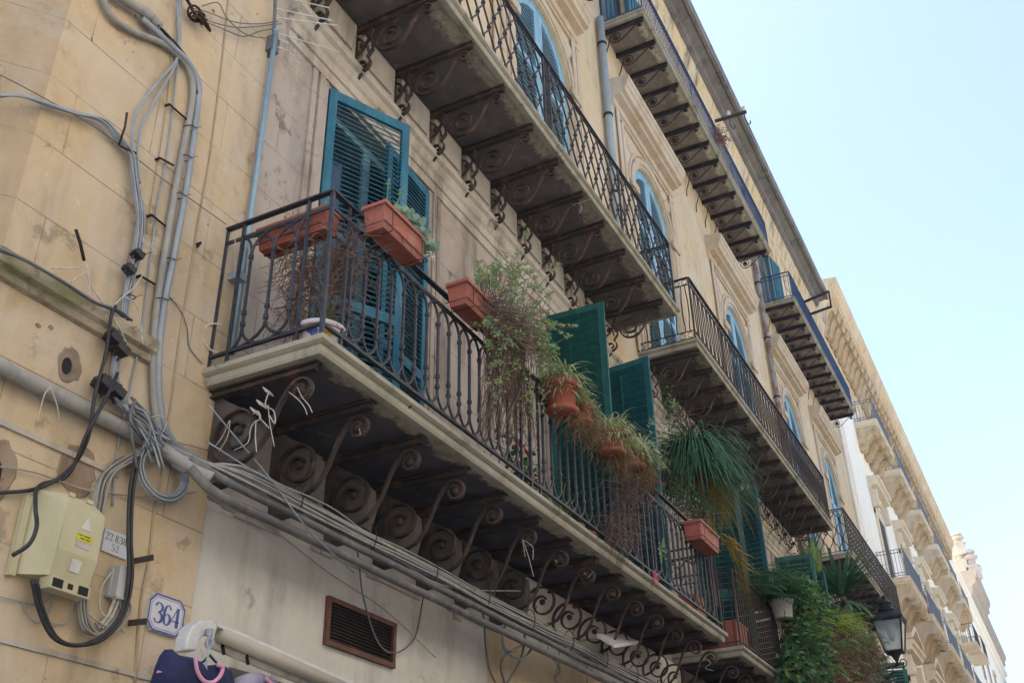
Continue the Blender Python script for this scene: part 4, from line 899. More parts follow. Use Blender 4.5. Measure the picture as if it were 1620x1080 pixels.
# rusty bracket bars
for P, l in (([(212, 887), (243, 881)], "upper"), ([(203, 985), (232, 982)], "lower")):
    A, B_ = wy(*P[0], 4.955), wy(*P[1], 4.85); b = MB(); d = (B_ - A); m_ = Matrix.Translation(A) @ d.to_track_quat('X', 'Z').to_matrix().to_4x4(); b.box(0, d.length, -.006, .006, -.018, .018, m_); b.tube([m_ @ Vector((d.length * .85, -.009, 0)), m_ @ Vector((d.length * .85, .009, 0))], .006, 6)
    single(b, "sign_bracket", M['rust'], l + " rusty flat iron bar sticking out of the pier by the house number", "iron bar", None, False)

# -- lettering by strokes
G = {'3': [[(.07, .80, .12), (.12, .93, .09), (.3, 1, .05), (.5, .88, .13), (.52, .72, .15), (.42, .58, .09), (.26, .53, .03)], [(.26, .54, .03), (.45, .47, .09), (.57, .3, .17), (.5, .1, .13), (.3, 0, .05), (.12, .05, .07), (.06, .17, .12)]],
     '6': [[(.52, .80, .11), (.46, .94, .08), (.33, 1, .05), (.17, .86, .12), (.09, .5, .17), (.14, .14, .14), (.3, 0, .05), (.47, .12, .14), (.53, .28, .16), (.46, .48, .12), (.32, .56, .04), (.17, .44, .04)]],
     '4': [[(.44, 1, .17), (.44, .5, .18), (.44, .02, .18)], [(.40, .98, .05), (.2, .62, .05), (.02, .30, .05)], [(.02, .29, .05), (.3, .29, .05), (.6, .29, .05)], [(.34, .02, .04), (.44, .02, .04), (.54, .02, .04)]],
     '2': [[(.08, .78, .10), (.14, .94, .08), (.3, 1, .06), (.48, .88, .13), (.48, .68, .14), (.3, .38, .06), (.06, .04, .05)], [(.06, .06, .10), (.3, .06, .12), (.54, .10, .08)], [(.54, .08, .05), (.56, .2, .05), (.57, .28, .04)]],
     '8': [[(.3, 1, .05), (.48, .9, .1), (.48, .68, .12), (.3, .54, .09), (.12, .36, .12), (.12, .12, .12), (.3, 0, .05), (.5, .1, .12), (.5, .34, .12), (.3, .52, .09), (.14, .7, .12), (.14, .9, .1), (.3, 1, .05)]],
     '5': [[(.12, .97, .10), (.3, .97, .10), (.5, .99, .08)], [(.1, 1, .05), (.1, .75, .05), (.1, .56, .05)], [(.1, .56, .05), (.3, .64, .06), (.52, .48, .13), (.54, .25, .15), (.45, .06, .1), (.28, 0, .05), (.12, .05, .07), (.07, .18, .11)]]}
def glyphs(text, org, h, gap, y, ux=Vector((1, 0, 0)), uz=Vector((0, 0, 1))):
    b = MB(); x = 0
    for ch in text:
        if ch == ' ': x += h * .3; continue
        for st in G[ch]:
            P = smooth_path([Vector((p[0], p[1], 0)) for p in st], 4); Wd = smooth_path([Vector((p[2], 0, 0)) for p in st], 4); vs = []
            for i, p in enumerate(P):
                t = (P[min(i + 1, len(P) - 1)] - P[max(i - 1, 0)]).normalized(); nn = Vector((-t.y, t.x, 0)) * max(.045, Wd[i].x * 1.15) / 2
                for q in (p + nn, p - nn): vs.append(org + ux * (x + q.x * h) + uz * (q.y * h) + Vector((0, y, 0)))
            b.add(vs, [(2 * i, 2 * i + 1, 2 * i + 3, 2 * i + 2) for i in range(len(P) - 1)])
        x += h * gap
    return b
M['cobalt'] = simple("cobalt_glaze", (.03, .06, .26), (.04, .08, .32), .3, 0, 20, 0, .5); M['glaze'] = simple("white_glaze", (.50, .52, .58), (.56, .58, .63), .25, 0, 6, .02, .5); M['ink'] = simple("black_ink", (.05, .05, .07), (.1, .1, .12), .6, 0, 60, 0)
NP = thing("house_number_tile", (4.91, 4.95, 3.34), "white octagonal house number tile with blue rim reading 364", "house number")
cx, cz, hw, hh, ch_ = 4.862, 3.462, .158, .118, .05
def octo(w_, h_, c_): return [(cx - w_ + c_, cz - h_), (cx + w_ - c_, cz - h_), (cx + w_, cz - h_ + c_), (cx + w_, cz + h_ - c_), (cx + w_ - c_, cz + h_), (cx - w_ + c_, cz + h_), (cx - w_, cz + h_ - c_), (cx - w_, cz - h_ + c_)]
b = MB(); b.prism(octo(hw, hh, ch_), 4.948, 4.971, 'y'); b.build("tile", M['glaze'], NP)
def rim(w0, h0, w1, h1, c0, c1, y):
    A, B_ = octo(w0, h0, c0), octo(w1, h1, c1); b = MB()
    for i in range(8): j = (i + 1) % 8; b.add([(A[i][0], y, A[i][1]), (A[j][0], y, A[j][1]), (B_[j][0], y, B_[j][1]), (B_[i][0], y, B_[i][1])], [(0, 1, 2, 3)])
    return b
rim(hw, hh, hw - .012, hh - .012, ch_, ch_ - .003, 4.9465).build("rim", M['cobalt'], NP); rim(hw - .020, hh - .020, hw - .023, hh - .023, ch_ - .005, ch_ - .006, 4.9465).build("rim_line", M['cobalt'], NP)
glyphs("364", Vector((4.862 - .108, 0, 3.462 - .062)), .124, .60, 4.9455).build("numerals", M['cobalt'], NP)
PQ = thing("number_plaque", (4.37, 4.97, 3.72), "small chipped white plaque with black numbers 22 838 and 52", "plaque")
b = MB(); b.prism([(4.27, 3.72), (4.47, 3.715), (4.475, 3.86), (4.27, 3.86)], 4.958, 4.9715, 'y'); b.build("plate", M['glaze'], PQ)
g1 = glyphs("22 838", Vector((4.279, 0, 3.795)), .046, .70, 4.957); g2 = glyphs("52", Vector((4.34, 0, 3.738)), .042, .8, 4.957); g1.add(g2.v, g2.f); g1.build("numerals", M['ink'], PQ)

# -- ventilation grille
VG = thing("vent_grille", (7.05, 5, 3.64), "rusty brown ventilation grille in the pale rendered wall", "vent")
b = MB()
for a in ((6.565, 7.55, 3.985, 4.025), (6.565, 7.55, 3.645, 3.685)): b.box(a[0], a[1], 4.962, 4.998, a[2], a[3])
for a in ((6.565, 6.605), (7.51, 7.55)): b.box(a[0], a[1], 4.964, 4.998, 3.685, 3.985)
b.build("frame", simple("brown_paint", (.10, .04, .03), (.14, .06, .045), .7, 0, 8, .2), VG)
b = MB(); b.box(6.6, 7.52, 4.992, 4.997, 3.68, 3.99); b.build("backing", M['dark'], VG)
for k in range(11):
    b = MB(); z = 3.70 + k * .0265; b.box(6.605, 7.51, -.011, .011, -.0015, .0015, Matrix.Translation((0, 4.978, z)) @ Matrix.Rotation(math.radians(35), 4, 'X')); b.build("slat", M['rust'], VG)

# -- shop awning and shirts
AWN = thing("awning", wy(320, 1000, 4.6), "rolled white shop awning with curved end cap and crank rod", "awning")
b = MB(); A = wy(348, 1003, 4.62); B_ = wy(560, 1095, 4.55)
b.tube([A, B_], .046, 14, True); b.smooth = True; b.build("cassette", simple("cream_metal", (.40, .36, .30), (.47, .43, .36), .5, 0, 3, .05), AWN)
b = MB(); q = A; u_ = (B_ - A).normalized()
OC = [(294, 1028), (297, 1008), (304, 990), (318, 980), (338, 980), (345, 991), (340, 1003), (326, 1002), (317, 1010), (312, 1029)]
f_ = [wy(u, v, 4.52) for u, v in OC]; b.add(f_ + [p + Vector((0, .10, 0)) for p in f_], [tuple(range(9, -1, -1)), tuple(range(10, 20))] + [(i, (i + 1) % 10, 10 + (i + 1) % 10, 10 + i) for i in range(10)])
_e = b.build("end_cap", M['white'], AWN); _m = _e.modifiers.new("soft_edges", 'BEVEL'); _m.width = .012; _m.segments = 2
b = MB(); t0_, t1_ = wy(345, 984, 4.60), wy(560, 1078, 4.53); b.add([t0_, t1_, t1_ + Vector((0, .09, .01)), t0_ + Vector((0, .09, .01)), t0_ + Vector((0, 0, -.025)), t1_ + Vector((0, 0, -.025)), t1_ + Vector((0, .09, -.025)), t0_ + Vector((0, .09, -.025))], [(0, 1, 2, 3), (7, 6, 5, 4), (0, 4, 5, 1), (1, 5, 6, 2), (2, 6, 7, 3), (3, 7, 4, 0)]); b.build("top_rail", M['white'], AWN)
b = MB(); b.tube([wy(330, 1015, 4.70), wy(560, 1108, 4.66)], .035, 10); b.build("roller_bar", simple("pale_enamel", (.55, .52, .46), (.62, .6, .54), .6, 0, 5, .1, streak=(.3, .24, .18)), AWN, True)
b = MB(); b.tube([wy(345, 1000, 4.68), wy(560, 1098, 4.64)], .018, 8); b.build("support_rail", M['zinc'], AWN)
b = MB(); b.tube([wy(331, 1002, 4.5), wy(331, 1020, 4.42), wy(327, 1050, 4.40), wy(324, 1085, 4.38)], [.010, .008, .007, .007], 6); b.lathe(wy(331, 1000, 4.5), [(.022, -.02), (.024, .02)], 10); b.lathe(wy(324, 1065, 4.39), [(.012, -.12), (.012, .03), (.006, .05)], 8); b.tube([wy(331, 1018, 4.42) + Vector((.02 * math.cos(a), 0, .03 * math.sin(a))) for a in [2 * PI * k / 12 for k in range(13)]], .006, 5); b.build("crank_rod", M['gcab'], AWN)
for px in (352, 390): 
    b = MB(); c = wy(px, 1022 + (px - 352) * .42, 4.66); b.tube([c + Vector((0, 0, .06)), c, c + Vector((0, -.02, -.05))], .012, 6); b.box(c.x - .03, c.x + .03, c.y - .03, c.y + .01, c.z + .02, c.z + .05); b.build("bracket", M['rustd'], AWN)
def shirt(name, label, outline, y, collar, mats, sleeve=None):
    t = thing(name, wy(300, 1080, y), label, "shirt"); cxp = sum(p[0] for p in outline) / len(outline); cyp = sum(p[1] for p in outline) / len(outline)
    o_ = [wy(u, v, y) for u, v in outline]; i_ = [wy(u + (cxp - u) * .22, v + (cyp - v) * .18, y - .035) for u, v in outline]; c = wy(cxp, cyp, y - .05); k_ = [p + Vector((0, .08, 0)) for p in i_]
    n = len(o_); b = MB(); vs = o_ + i_ + k_ + [c]
    fs = [(i, (i + 1) % n, n + (i + 1) % n, n + i) for i in range(n)] + [(n + i, n + (i + 1) % n, 3 * n) for i in range(n)] + [((i + 1) % n, i, 2 * n + i, 2 * n + (i + 1) % n) for i in range(n)] + [tuple(range(3 * n - 1, 2 * n - 1, -1))]
    b.add(vs, fs); b.build("body", mats[0], t, True)
    b = MB(); b.tube(smooth_path([wy(u, v, y - .055) for u, v in collar]), .013, 6); b.build("collar", mats[1], t, True)
    if sleeve:
        b = MB(); b.tube([wy(u, v, y - .02) for u, v in sleeve], .008, 5); b.build("sleeve_trim", mats[1], t)
    return t
M['navy'] = simple("navy_jersey", (.010, .016, .06), (.016, .024, .09), .8, 0, 12, .3, streak=(.008, .011, .05)); M['pinkc'] = simple("pink_trim", (.62, .27, .42), (.7, .33, .48), .7)
sh = shirt("football_shirt", "navy football shirt with pink collar hanging under the awning end cap", [(236, 1100), (250, 1050), (260, 1027), (272, 1026), (284, 1036), (308, 1040), (325, 1052), (348, 1050), (366, 1060), (376, 1100), (330, 1105), (280, 1105)], 4.42, [(309, 1040), (312, 1060), (322, 1076), (335, 1079), (347, 1070), (352, 1056), (344, 1050)], (M['navy'], M['pinkc']), [(249, 1062), (258, 1063), (250, 1085)])
b = MB(); b.tube(smooth_path([wy(331, 1035, 4.45), wy(318, 1048, 4.43), wy(300, 1046, 4.42)]), .008, 5); b.tube(smooth_path([wy(331, 1035, 4.45), wy(345, 1050, 4.43), wy(360, 1058, 4.42)]), .008, 5); single(b, "clothes_hanger", M['black'], "black hanger inside the navy shirt collar", "hanger")
shirt("football_shirt", "second shirt, white and navy with a pink edge, mostly below the photo", [(372, 1100), (376, 1070), (392, 1064), (412, 1064), (428, 1070), (445, 1085), (450, 1105)], 4.5, [(420, 1072), (428, 1080), (440, 1090)], (simple("pale_jersey", (.38, .36, .42), (.08, .08, .2), .8, 0, 4, .1), M['pinkc']))
# flood light and ropes
FL = thing("flood_light", wy(980, 1015, 4.4), "flat white flood light fixed under the far end of the long balcony", "flood light")
q = [wy(945, 1008, 4.45), wy(972, 1006, 4.75), wy(1012, 1018, 4.6), wy(972, 1024, 4.25)]
c = sum(q, Vector()) / 4; b = MB(); b.add([p for p in q] + [p + Vector((0, 0, .04)) for p in q], [(0, 1, 2, 3), (7, 6, 5, 4), (0, 4, 5, 1), (1, 5, 6, 2), (2, 6, 7, 3), (3, 7, 4, 0)]); b.build("housing", M['white'], FL)
b = MB(); b.tube([c, c + Vector((-.2, .3, .02)), c + Vector((-.3, .5, -.02))], .018, 6); b.build("arm", M['gcab'], FL)
ROPE = [([(425, 620, 4.3), (420, 640, 4.3), (433, 650, 4.3), (435, 670, 4.3), (425, 655, 4.28)], "knotted pale rope loop high on the first bracket"), ([(470, 612, 4.15), (478, 628, 4.15), (488, 640, 4.15), (494, 652, 4.15)], "right pale string end hanging from the first small volute"), ([(457, 620, 4.15), (472, 632, 4.15), (482, 645, 4.15), (486, 656, 4.15)], "left pale string end hanging from the first small volute"),
        ([(400, 655, 4.4), (408, 650, 4.38), (412, 662, 4.4), (402, 668, 4.4), (396, 680, 4.42), (392, 700, 4.42), (370, 712, 4.45)], "tangled pale rope trailing left from the first bracket bar"), ([(405, 665, 4.4), (404, 690, 4.4), (406, 715, 4.4)], "frayed pale rope hanging straight under the first bracket bar"), ([(410, 660, 4.4), (418, 668, 4.36), (426, 677, 4.36)], "short pale rope end right of the first bracket bar"), ([(424, 640, 4.3), (427, 670, 4.3), (434, 706, 4.3)], "long thin pale string below the first bracket"),
        ([(363, 665, 4.75), (352, 690, 4.72), (340, 706, 4.7)], "left pale string tied to the first big volute"), ([(364, 665, 4.75), (360, 690, 4.72), (346, 715, 4.7)], "right pale string tied to the first big volute"), ([(566, 673, 4.1), (569, 680, 4.1), (570, 688, 4.1)], "tiny white string on the second small volute"),
        ([(827, 853, 4.1), (835, 858, 4.1), (843, 866, 4.1), (843, 885, 4.1)], "right white string tied to the seventh bracket tip"), ([(827, 853, 4.1), (836, 880, 4.1), (844, 911, 4.1)], "long white string tied to the seventh bracket tip"), ([(827, 855, 4.1), (829, 870, 4.1), (831, 880, 4.1)], "short white string tied to the seventh bracket tip"), ([(876, 884, 4.1), (882, 889, 4.1)], "white knot on the eighth bracket tip"), ([(924, 905, 4.1), (930, 912, 4.1), (938, 904, 4.1)], "white string curl on the ninth bracket tip"),
        ([(905, 325, 4.0), (914, 322, 3.98), (920, 328, 3.98), (917, 337, 3.98)], "white string knot on a bracket tip under the upper honeycomb balcony"), ([(914, 322, 3.98), (925, 318, 3.96), (934, 316, 3.96)], "white string end sticking right under the upper honeycomb balcony"),
        ([(1118, 1042, 4.0), (1124, 1048, 4.0), (1116, 1056, 4.0), (1128, 1060, 4.0)], "pale string knot at the corner of the bar-railed balcony"), ([(80, 612, 4.83), (70, 625, 4.83), (60, 665, 4.83)], "left white string end hanging from the wide pipe"), ([(80, 612, 4.83), (90, 640, 4.83), (94, 664, 4.83)], "right white string end hanging from the wide pipe"),
        ([(238, 660, 4.85), (250, 657, 4.84), (262, 660, 4.84), (264, 668, 4.84), (258, 683, 4.84)], "white string tied round the conduits above the pipe junction"), ([(238, 668, 4.84), (237, 690, 4.84), (240, 714, 4.84)], "white string hanging down from the conduits at the pipe junction"), ([(372, 375, 4.86), (372, 420, 4.86), (371, 440, 4.86)], "white cord hanging inside the balcony end rail")]
def on_bracket(P):             # lay the string against the bracket it is tied to
    q = wy(*P[0]); x0_, st = (5.02, .70) if q.z < 8 else (5.635, .748)
    if P[0][2] > 4.79 or q.x > 14: return pxs(P)
    xb = x0_ + st * round((q.x - x0_) / st) - .036
    return [wx(u, v, xb) for u, v, _ in P]
for P, l in ROPE:
    b = MB(); b.tube(smooth_path(on_bracket(P), 5), .0045 if 'rope' in l else .0032, 5); single(b, "rope" if 'rope' in l else "string", M['string'], l, "rope" if 'rope' in l else "string")
for px, py, l in ((423, 620, "rope lashing wound round the top of the first bracket bar"), (413, 640, "rope lashing wound round the middle of the first bracket bar"), (403, 652, "thick rope lashing low on the first bracket bar")):
    b = MB(); c = wx(px, py, 5.0)
    for i in range(4): b.tube([Vector((5.02, c.y, c.z)) + Vector((.036 * math.cos(a), .022 * math.sin(a) + .008 * i, .02 * math.sin(a) + .010 * i)) for a in [2 * PI * k / 12 for k in range(13)]], .006, 5, False)
    single(b, "rope_lashing", M['string'], l, "rope")
b = MB(); c = wy(345, 535, 4.93); b.tube([c + Vector((.11 * math.cos(a), -.05 * math.cos(a), .12 * math.sin(a))) for a in [PI * .45 + PI * 1.35 * k / 20 for k in range(21)]], .006, 6); single(b, "hose", M['white'], "white wire hoop at the corner of the balcony end rail", "hose")
# worn patches where the plaster has fallen
M['hole'] = plaster("bare_masonry", (.23, .16, .11), (.32, .24, .17), (.10, .07, .05), False, 1.0, False)
for k, (px, py, rx, rz, l) in enumerate(((110, 577, .085, .115, "deep round hole in the plaster under the ledge"), (122, 745, .13, .16, "wide brown bare patch above the meter box"), (-2, 745, .10, .17, "brown hollow at the left edge of the photo"), (60, 515, .02, .012, ""), (80, 518, .018, .014, ""))):
    if not l: l = ["left", "right"][k - 3] + " one of the two small chips beneath the ledge"
    c = wy(px, py, 4.972); t = thing("plaster_hole", c, l, "plaster hole"); n = 22; R_ = [1 + rnd.uniform(-.12, .12) for _ in range(n)]
    P = lambda f, y: [(c.x + rx * f * R_[i] * math.cos(2 * PI * i / n), y, c.z + rz * f * R_[i] * math.sin(2 * PI * i / n)) for i in range(n)]
    b = MB(); A, B_, C_ = P(1.06, 4.9715), P(.98, 4.966), P(.72, 4.970)
    b.add(A + B_ + C_, [(i, (i + 1) % n, n + (i + 1) % n, n + i) for i in range(n)] + [(n + i, n + (i + 1) % n, 2 * n + (i + 1) % n, 2 * n + i) for i in range(n)] + [tuple(range(2 * n, 3 * n))]); b.build("broken_edge", M['hole'], t)
    if k in (0, 2):
        b = MB(); b.prism([(c.x - rx * .25 + rx * .42 * math.cos(a), c.z - rz * .15 + rz * .5 * math.sin(a)) for a in [2 * PI * i / 14 for i in range(14)]], 4.9655, 4.9695, 'y'); b.build("cavity_shade", M['dark'], t)  # flat near-black disc paints the hole's inner shade on the surface

for k in range(14):          # clutter where everything meets
    a = (rnd.uniform(178, 215), rnd.uniform(622, 660)); m_ = (rnd.uniform(205, 240), rnd.uniform(655, 700)); e_ = (rnd.uniform(215, 275), rnd.uniform(690, 745))
    cable([(a[0], a[1], 4.86), (m_[0], m_[1], rnd.uniform(4.78, 4.86)), (e_[0], e_[1], rnd.uniform(4.78, 4.88))], rnd.uniform(.006, .011), rnd.choice(['gcab', 'gcabd', 'gcabw']), "short grey wire in the tangle where the pipes and cables meet", 4.86, "cable", "cable", "wires of the junction tangle")
for k, P in enumerate(([(215, 715), (232, 700), (250, 690), (285, 700), (330, 712)], [(200, 745), (235, 735), (280, 725)], [(160, 800), (172, 735), (215, 715), (255, 700)], [(196, 1000), (180, 985), (165, 1000), (150, 985)], [(330, 790), (420, 830), (520, 905), (610, 965), (690, 1040)], [(0, 738), (60, 748), (140, 775), (240, 785), (310, 778)])):
    cable(P, .005, 'gcabw', ["pale wire leaving the junction toward the balcony", "pale straight wire crossing the spare coil", "pale wire turning from the junction into the hanging loop", "short wire curl at the bottom of the hanging loop", "thin wire sagging across the pale rendered wall", "thin wire crossing the pier above the meter box"][k], 4.94)

# ================================================================ pots and plants on the balconies
def pot_box(x0, x1, y0, y1, z0, z1, parent, mat='terra'):
    b = MB(); t = .02
    b.add([(x0 + t, y0 + t, z0), (x1 - t, y0 + t, z0), (x1 - t, y1 - t, z0), (x0 + t, y1 - t, z0), (x0, y0, z1 - .03), (x1, y0, z1 - .03), (x1, y1, z1 - .03), (x0, y1, z1 - .03)], [(0, 3, 2, 1), (0, 1, 5, 4), (1, 2, 6, 5), (2, 3, 7, 6), (3, 0, 4, 7)])
    o = .012; z = z1 - .03
    for a in ((x0 - o, x1 + o, y0 - o, y0 + .012), (x0 - o, x1 + o, y1 - .012, y1 + o), (x0 - o, x0 + .012, y0 + .012, y1 - .012), (x1 - .012, x1 + o, y0 + .012, y1 - .012)): b.box(a[0], a[1], a[2], a[3], z, z1)
    b.box(x0 + .012, x1 - .012, y0 + .001, y0 + .006, z0 + (z1 - z0) * .22, z0 + (z1 - z0) * .25)
    o_ = b.build("planter", M[mat], parent)
    s = MB(); s.box(x0 + .015, x1 - .015, y0 + .015, y1 - .015, z - .02, z - .005); s.build("soil", M['soil'], o_)
    return o_
def holder(x0, x1, y0, y1, z0, z1, parent):
    b = MB(); r = .005
    for z in (z1 - .06, z0 + .03): b.tube([(x0 - .02, y1, z), (x0 - .02, y0 - .015, z), (x1 + .02, y0 - .015, z), (x1 + .02, y1, z)], r, 5)
    for x in (x0 + .08, x1 - .08): b.tube([(x, y1 + .05, z1 + .02), (x, y1, z1), (x, y1, z0 - .01), (x, y0 - .02, z0 - .012), (x, y0 - .02, z1 - .06)], r, 5)
    b.build("wire_holder", M['irond'], parent)
def round_pot(c, r, h, parent, mat='terra', saucer=False):
    b = MB(); b.lathe(c, [(r * .72, 0), (r * .76, .01), (r * .93, h * .8), (r * 1.04, h * .8), (r * 1.07, h), (r * .95, h), (r * .93, h * .93)], 20)
    if saucer: b.lathe(Vector(c) - Vector((0, 0, .03)), [(r * .8, 0), (r * 1.0, .035), (r * .95, .035)], 18)
    o = b.build("pot", M[mat], parent, True); s = MB(); s.lathe(Vector(c) + Vector((0, 0, h * .9)), [(r * .9, 0), (r * .9, .01)], 14); s.build("soil", M['soil'], o); return o
def straps(c, n, L, W, up=.6, out=.5, droop=1.2, jit=.05, seg=7, az=None, Lv=.35, b=None):
    b = b or MB()
    for _ in range(n):
        a = rnd.uniform(*(az or (0, 2 * PI))); l = L * rnd.uniform(1 - Lv, 1 + Lv * .6); u = up * rnd.uniform(.5, 1.3); o = out * rnd.uniform(.4, 1.3); dr = droop * rnd.uniform(.7, 1.3)
        d = Vector((math.cos(a), math.sin(a), 0)); st = Vector(c) + Vector((rnd.uniform(-jit, jit), rnd.uniform(-jit, jit), rnd.uniform(-jit, jit) * .5))
        P = []; p = st.copy(); v = (d * o + Vector((0, 0, u))).normalized()
        for i in range(seg + 1):
            P.append(p.copy()); p = p + v * (l / seg); v = (v + Vector((0, 0, -dr / seg)) + d * .02).normalized()
        b._sx, b._sy = math.cos(a + PI / 2) * .2, math.sin(a + PI / 2) * .2; sdir = Vector((-math.sin(a), math.cos(a), 0))
        vs = []; m = len(P)
        for i, q in enumerate(P):
            f = min(1, .5 + i / m * 2) * (1 - (i / (m - 1)) ** 2.2) + .05; vs += [q - sdir * W / 2 * f, q + sdir * W / 2 * f + Vector((0, 0, W * .2 * f))]
        b.add(vs, [(2 * i, 2 * i + 1, 2 * i + 3, 2 * i + 2) for i in range(m - 1)])
    return b
def blob(cs, n, L, W, b=None, cluster=0, clump=None):       # leaves scattered in ellipsoids cs=[(centre, (rx,ry,rz))]
    b = b or MB()
    if clump:
        pts = []
        for _ in range(clump): 
            c, r = cs[rnd.randrange(len(cs))]; v = Vector((rnd.gauss(0, 1), rnd.gauss(0, 1), rnd.gauss(0, 1))).normalized() * rnd.random() ** .45
            pts.append(Vector(c) + Vector((v.x * r[0], v.y * r[1], v.z * r[2])))
    for _ in range(n):
        if clump: p = pts[rnd.randrange(clump)] + Vector((rnd.gauss(0, 1), rnd.gauss(0, 1), rnd.gauss(0, 1))) * L * .9
        else:
            c, r = cs[rnd.randrange(len(cs))]; v = Vector((rnd.gauss(0, 1), rnd.gauss(0, 1), rnd.gauss(0, 1))).normalized() * rnd.random() ** .5
            p = Vector(c) + Vector((v.x * r[0], v.y * r[1], v.z * r[2]))
        d = Vector((rnd.uniform(-1, 1), rnd.uniform(-1, .6), rnd.uniform(-.8, .6))); b.leaf(p, d, L * rnd.uniform(.6, 1.3), W * rnd.uniform(.7, 1.3))
    return b
def twigs(cs, n, L, r, down=.3, b=None, curl=.5, seg=5):
    b = b or MB()
    for _ in range(n):
        c, R_ = cs[rnd.randrange(len(cs))]; p = Vector(c) + Vector((rnd.uniform(-1, 1) * R_[0], rnd.uniform(-1, 1) * R_[1], rnd.uniform(-1, 1) * R_[2]))
        v = Vector((rnd.uniform(-1, 1), rnd.uniform(-1, 1), rnd.uniform(-1, 1) - down)).normalized(); P = [p.copy()]
        for i in range(seg): v = (v + Vector((rnd.uniform(-1, 1), rnd.uniform(-1, 1), rnd.uniform(-1, 1) - down * .5)) * curl).normalized(); p = p + v * L / seg * rnd.uniform(.6, 1.2); P.append(p.copy())
        b.tube(P, r, 3, False)
    return b
def frond(b, p, v, L, W, n=11, droop=.9):          # fern-like pinnate frond
    p = Vector(p); v = Vector(v).normalized(); s = L / n; P = [p.copy()]
    for i in range(n):
        sd = v.cross(Vector((0, 0, 1))); sd = sd.normalized() if sd.length > .1 else Vector((1, 0, 0)); w_ = W * math.sin(PI * (i + 1.5) / (n + 2))
        for q in (-1, 1): b.leaf(p, sd * q + v * .5 + Vector((0, 0, -.25)), w_, w_ * .32, (0, 0, 1))
        p = p + v * s; v = (v + Vector((0, 0, -droop / n))).normalized(); P.append(p.copy())
    b.tube(P, .003, 3, False)

# planters on the near balcony
t = thing("planter_box", (5.07, 4.4, 6.28), "orange planter box with sprigs and dry stems inside the balcony end rail", "planter")
pot_box(5.0, 5.17, 4.06, 4.72, 6.30, 6.50, t); holder(5.0, 5.17, 4.1, 4.7, 6.30, 6.50, t)
b = MB(); 
for k in range(14):
    p = Vector((5.08 + rnd.uniform(-.05, .05), 4.1 + .6 * rnd.random(), 6.49)); q = p + Vector((rnd.uniform(-.03, .03), rnd.uniform(-.04, .04), rnd.uniform(.04, .14))); b.tube([p, q], .003, 3)
    for j in range(4): b.leaf(q + Vector((0, 0, -.02 * j)), (rnd.uniform(-1, 1), rnd.uniform(-1, 1), .4), .03, .018)
b.build("sprigs", M['succ'], t)
t = thing("dry_creeper", (5.2, 4.4, 5.3), "mass of brown leafless twigs behind the near end of the balcony rail", "dry plant")
b = twigs([((5.20, 4.25, 6.05), (.14, .3, .22)), ((5.22, 4.22, 5.75), (.12, .25, .25)), ((5.25, 4.2, 6.2), (.2, .3, .1))], 620, .34, .0026, .35, None, .55, 6); b.build("twigs", M['twig'], t)
t = thing("ceramic_pot", (5.2, 4.15, 5.27), "blue and white painted ceramic pot with an agave on the balcony floor", "plant pot")
b = MB(); c = (5.14, 4.13, 5.275); b.lathe(c, [(.10, 0), (.13, .02), (.165, .10), (.18, .17), (.19, .18), (.19, .195), (.17, .195)], 28); b.build("pot", M['glaze'], t, True)
for k, (f, z, rr, w_) in enumerate(((1, .05, .143, .005), (1, .16, .18, .006))): b = MB(); b.tube([(c[0] + rr * math.cos(a), c[1] + rr * math.sin(a), c[2] + z) for a in [2 * PI * i / 28 for i in range(29)]], w_, 5, False); b.build("painted_band", M['terra'] if k else M['cobalt'], t)
for k in range(9):
    a = 2 * PI * k / 9; b = MB(); rr = .167; ct = Vector((c[0] + rr * math.cos(a), c[1] + rr * math.sin(a), c[2] + .105)); u = Vector((-math.sin(a), math.cos(a), 0)); n_ = Vector((math.cos(a), math.sin(a), 0)) * .004
    P = [ct + n_ + u * .035 * math.cos(q) * (1 + .25 * math.cos(4 * q)) + Vector((0, 0, .04 * math.sin(q))) * (1 + .25 * math.cos(4 * q)) + Vector((n_.x, n_.y, 0)) * math.sin(q) * 3 for q in [2 * PI * i / 16 for i in range(16)]]
    b.add(P + [ct + n_ * 2.2], [(i, (i + 1) % 16, 16) for i in range(16)]); b.build("painted_motif", M['cobalt'] if k % 2 else simple("yellow_glaze", (.5, .32, .06), rough=.3, bump=0), t)
b = MB()
for a, l in ((-1.0, .30), (.4, .22), (1.9, .25), (3.6, .2)): b.strap([Vector(c) + Vector((0, 0, .2)) + Vector((math.cos(a) * .12 * q, math.sin(a) * .12 * q, l * q)) for q in (0, .25, .5, .75, 1)], .09)
b.build("agave", M['fresh'], t)
A, B_ = 5.27, 5.86
t = thing("planter_box", (5.55, 3.80, 6.32), "orange planter box with grey-green rosettes and white blooms, hung outside the blue shutters", "planter")
pot_box(A, B_, 3.71, 3.91, 6.36, 6.60, t); holder(A, B_, 3.71, 3.91, 6.36, 6.60, t)
b = MB()
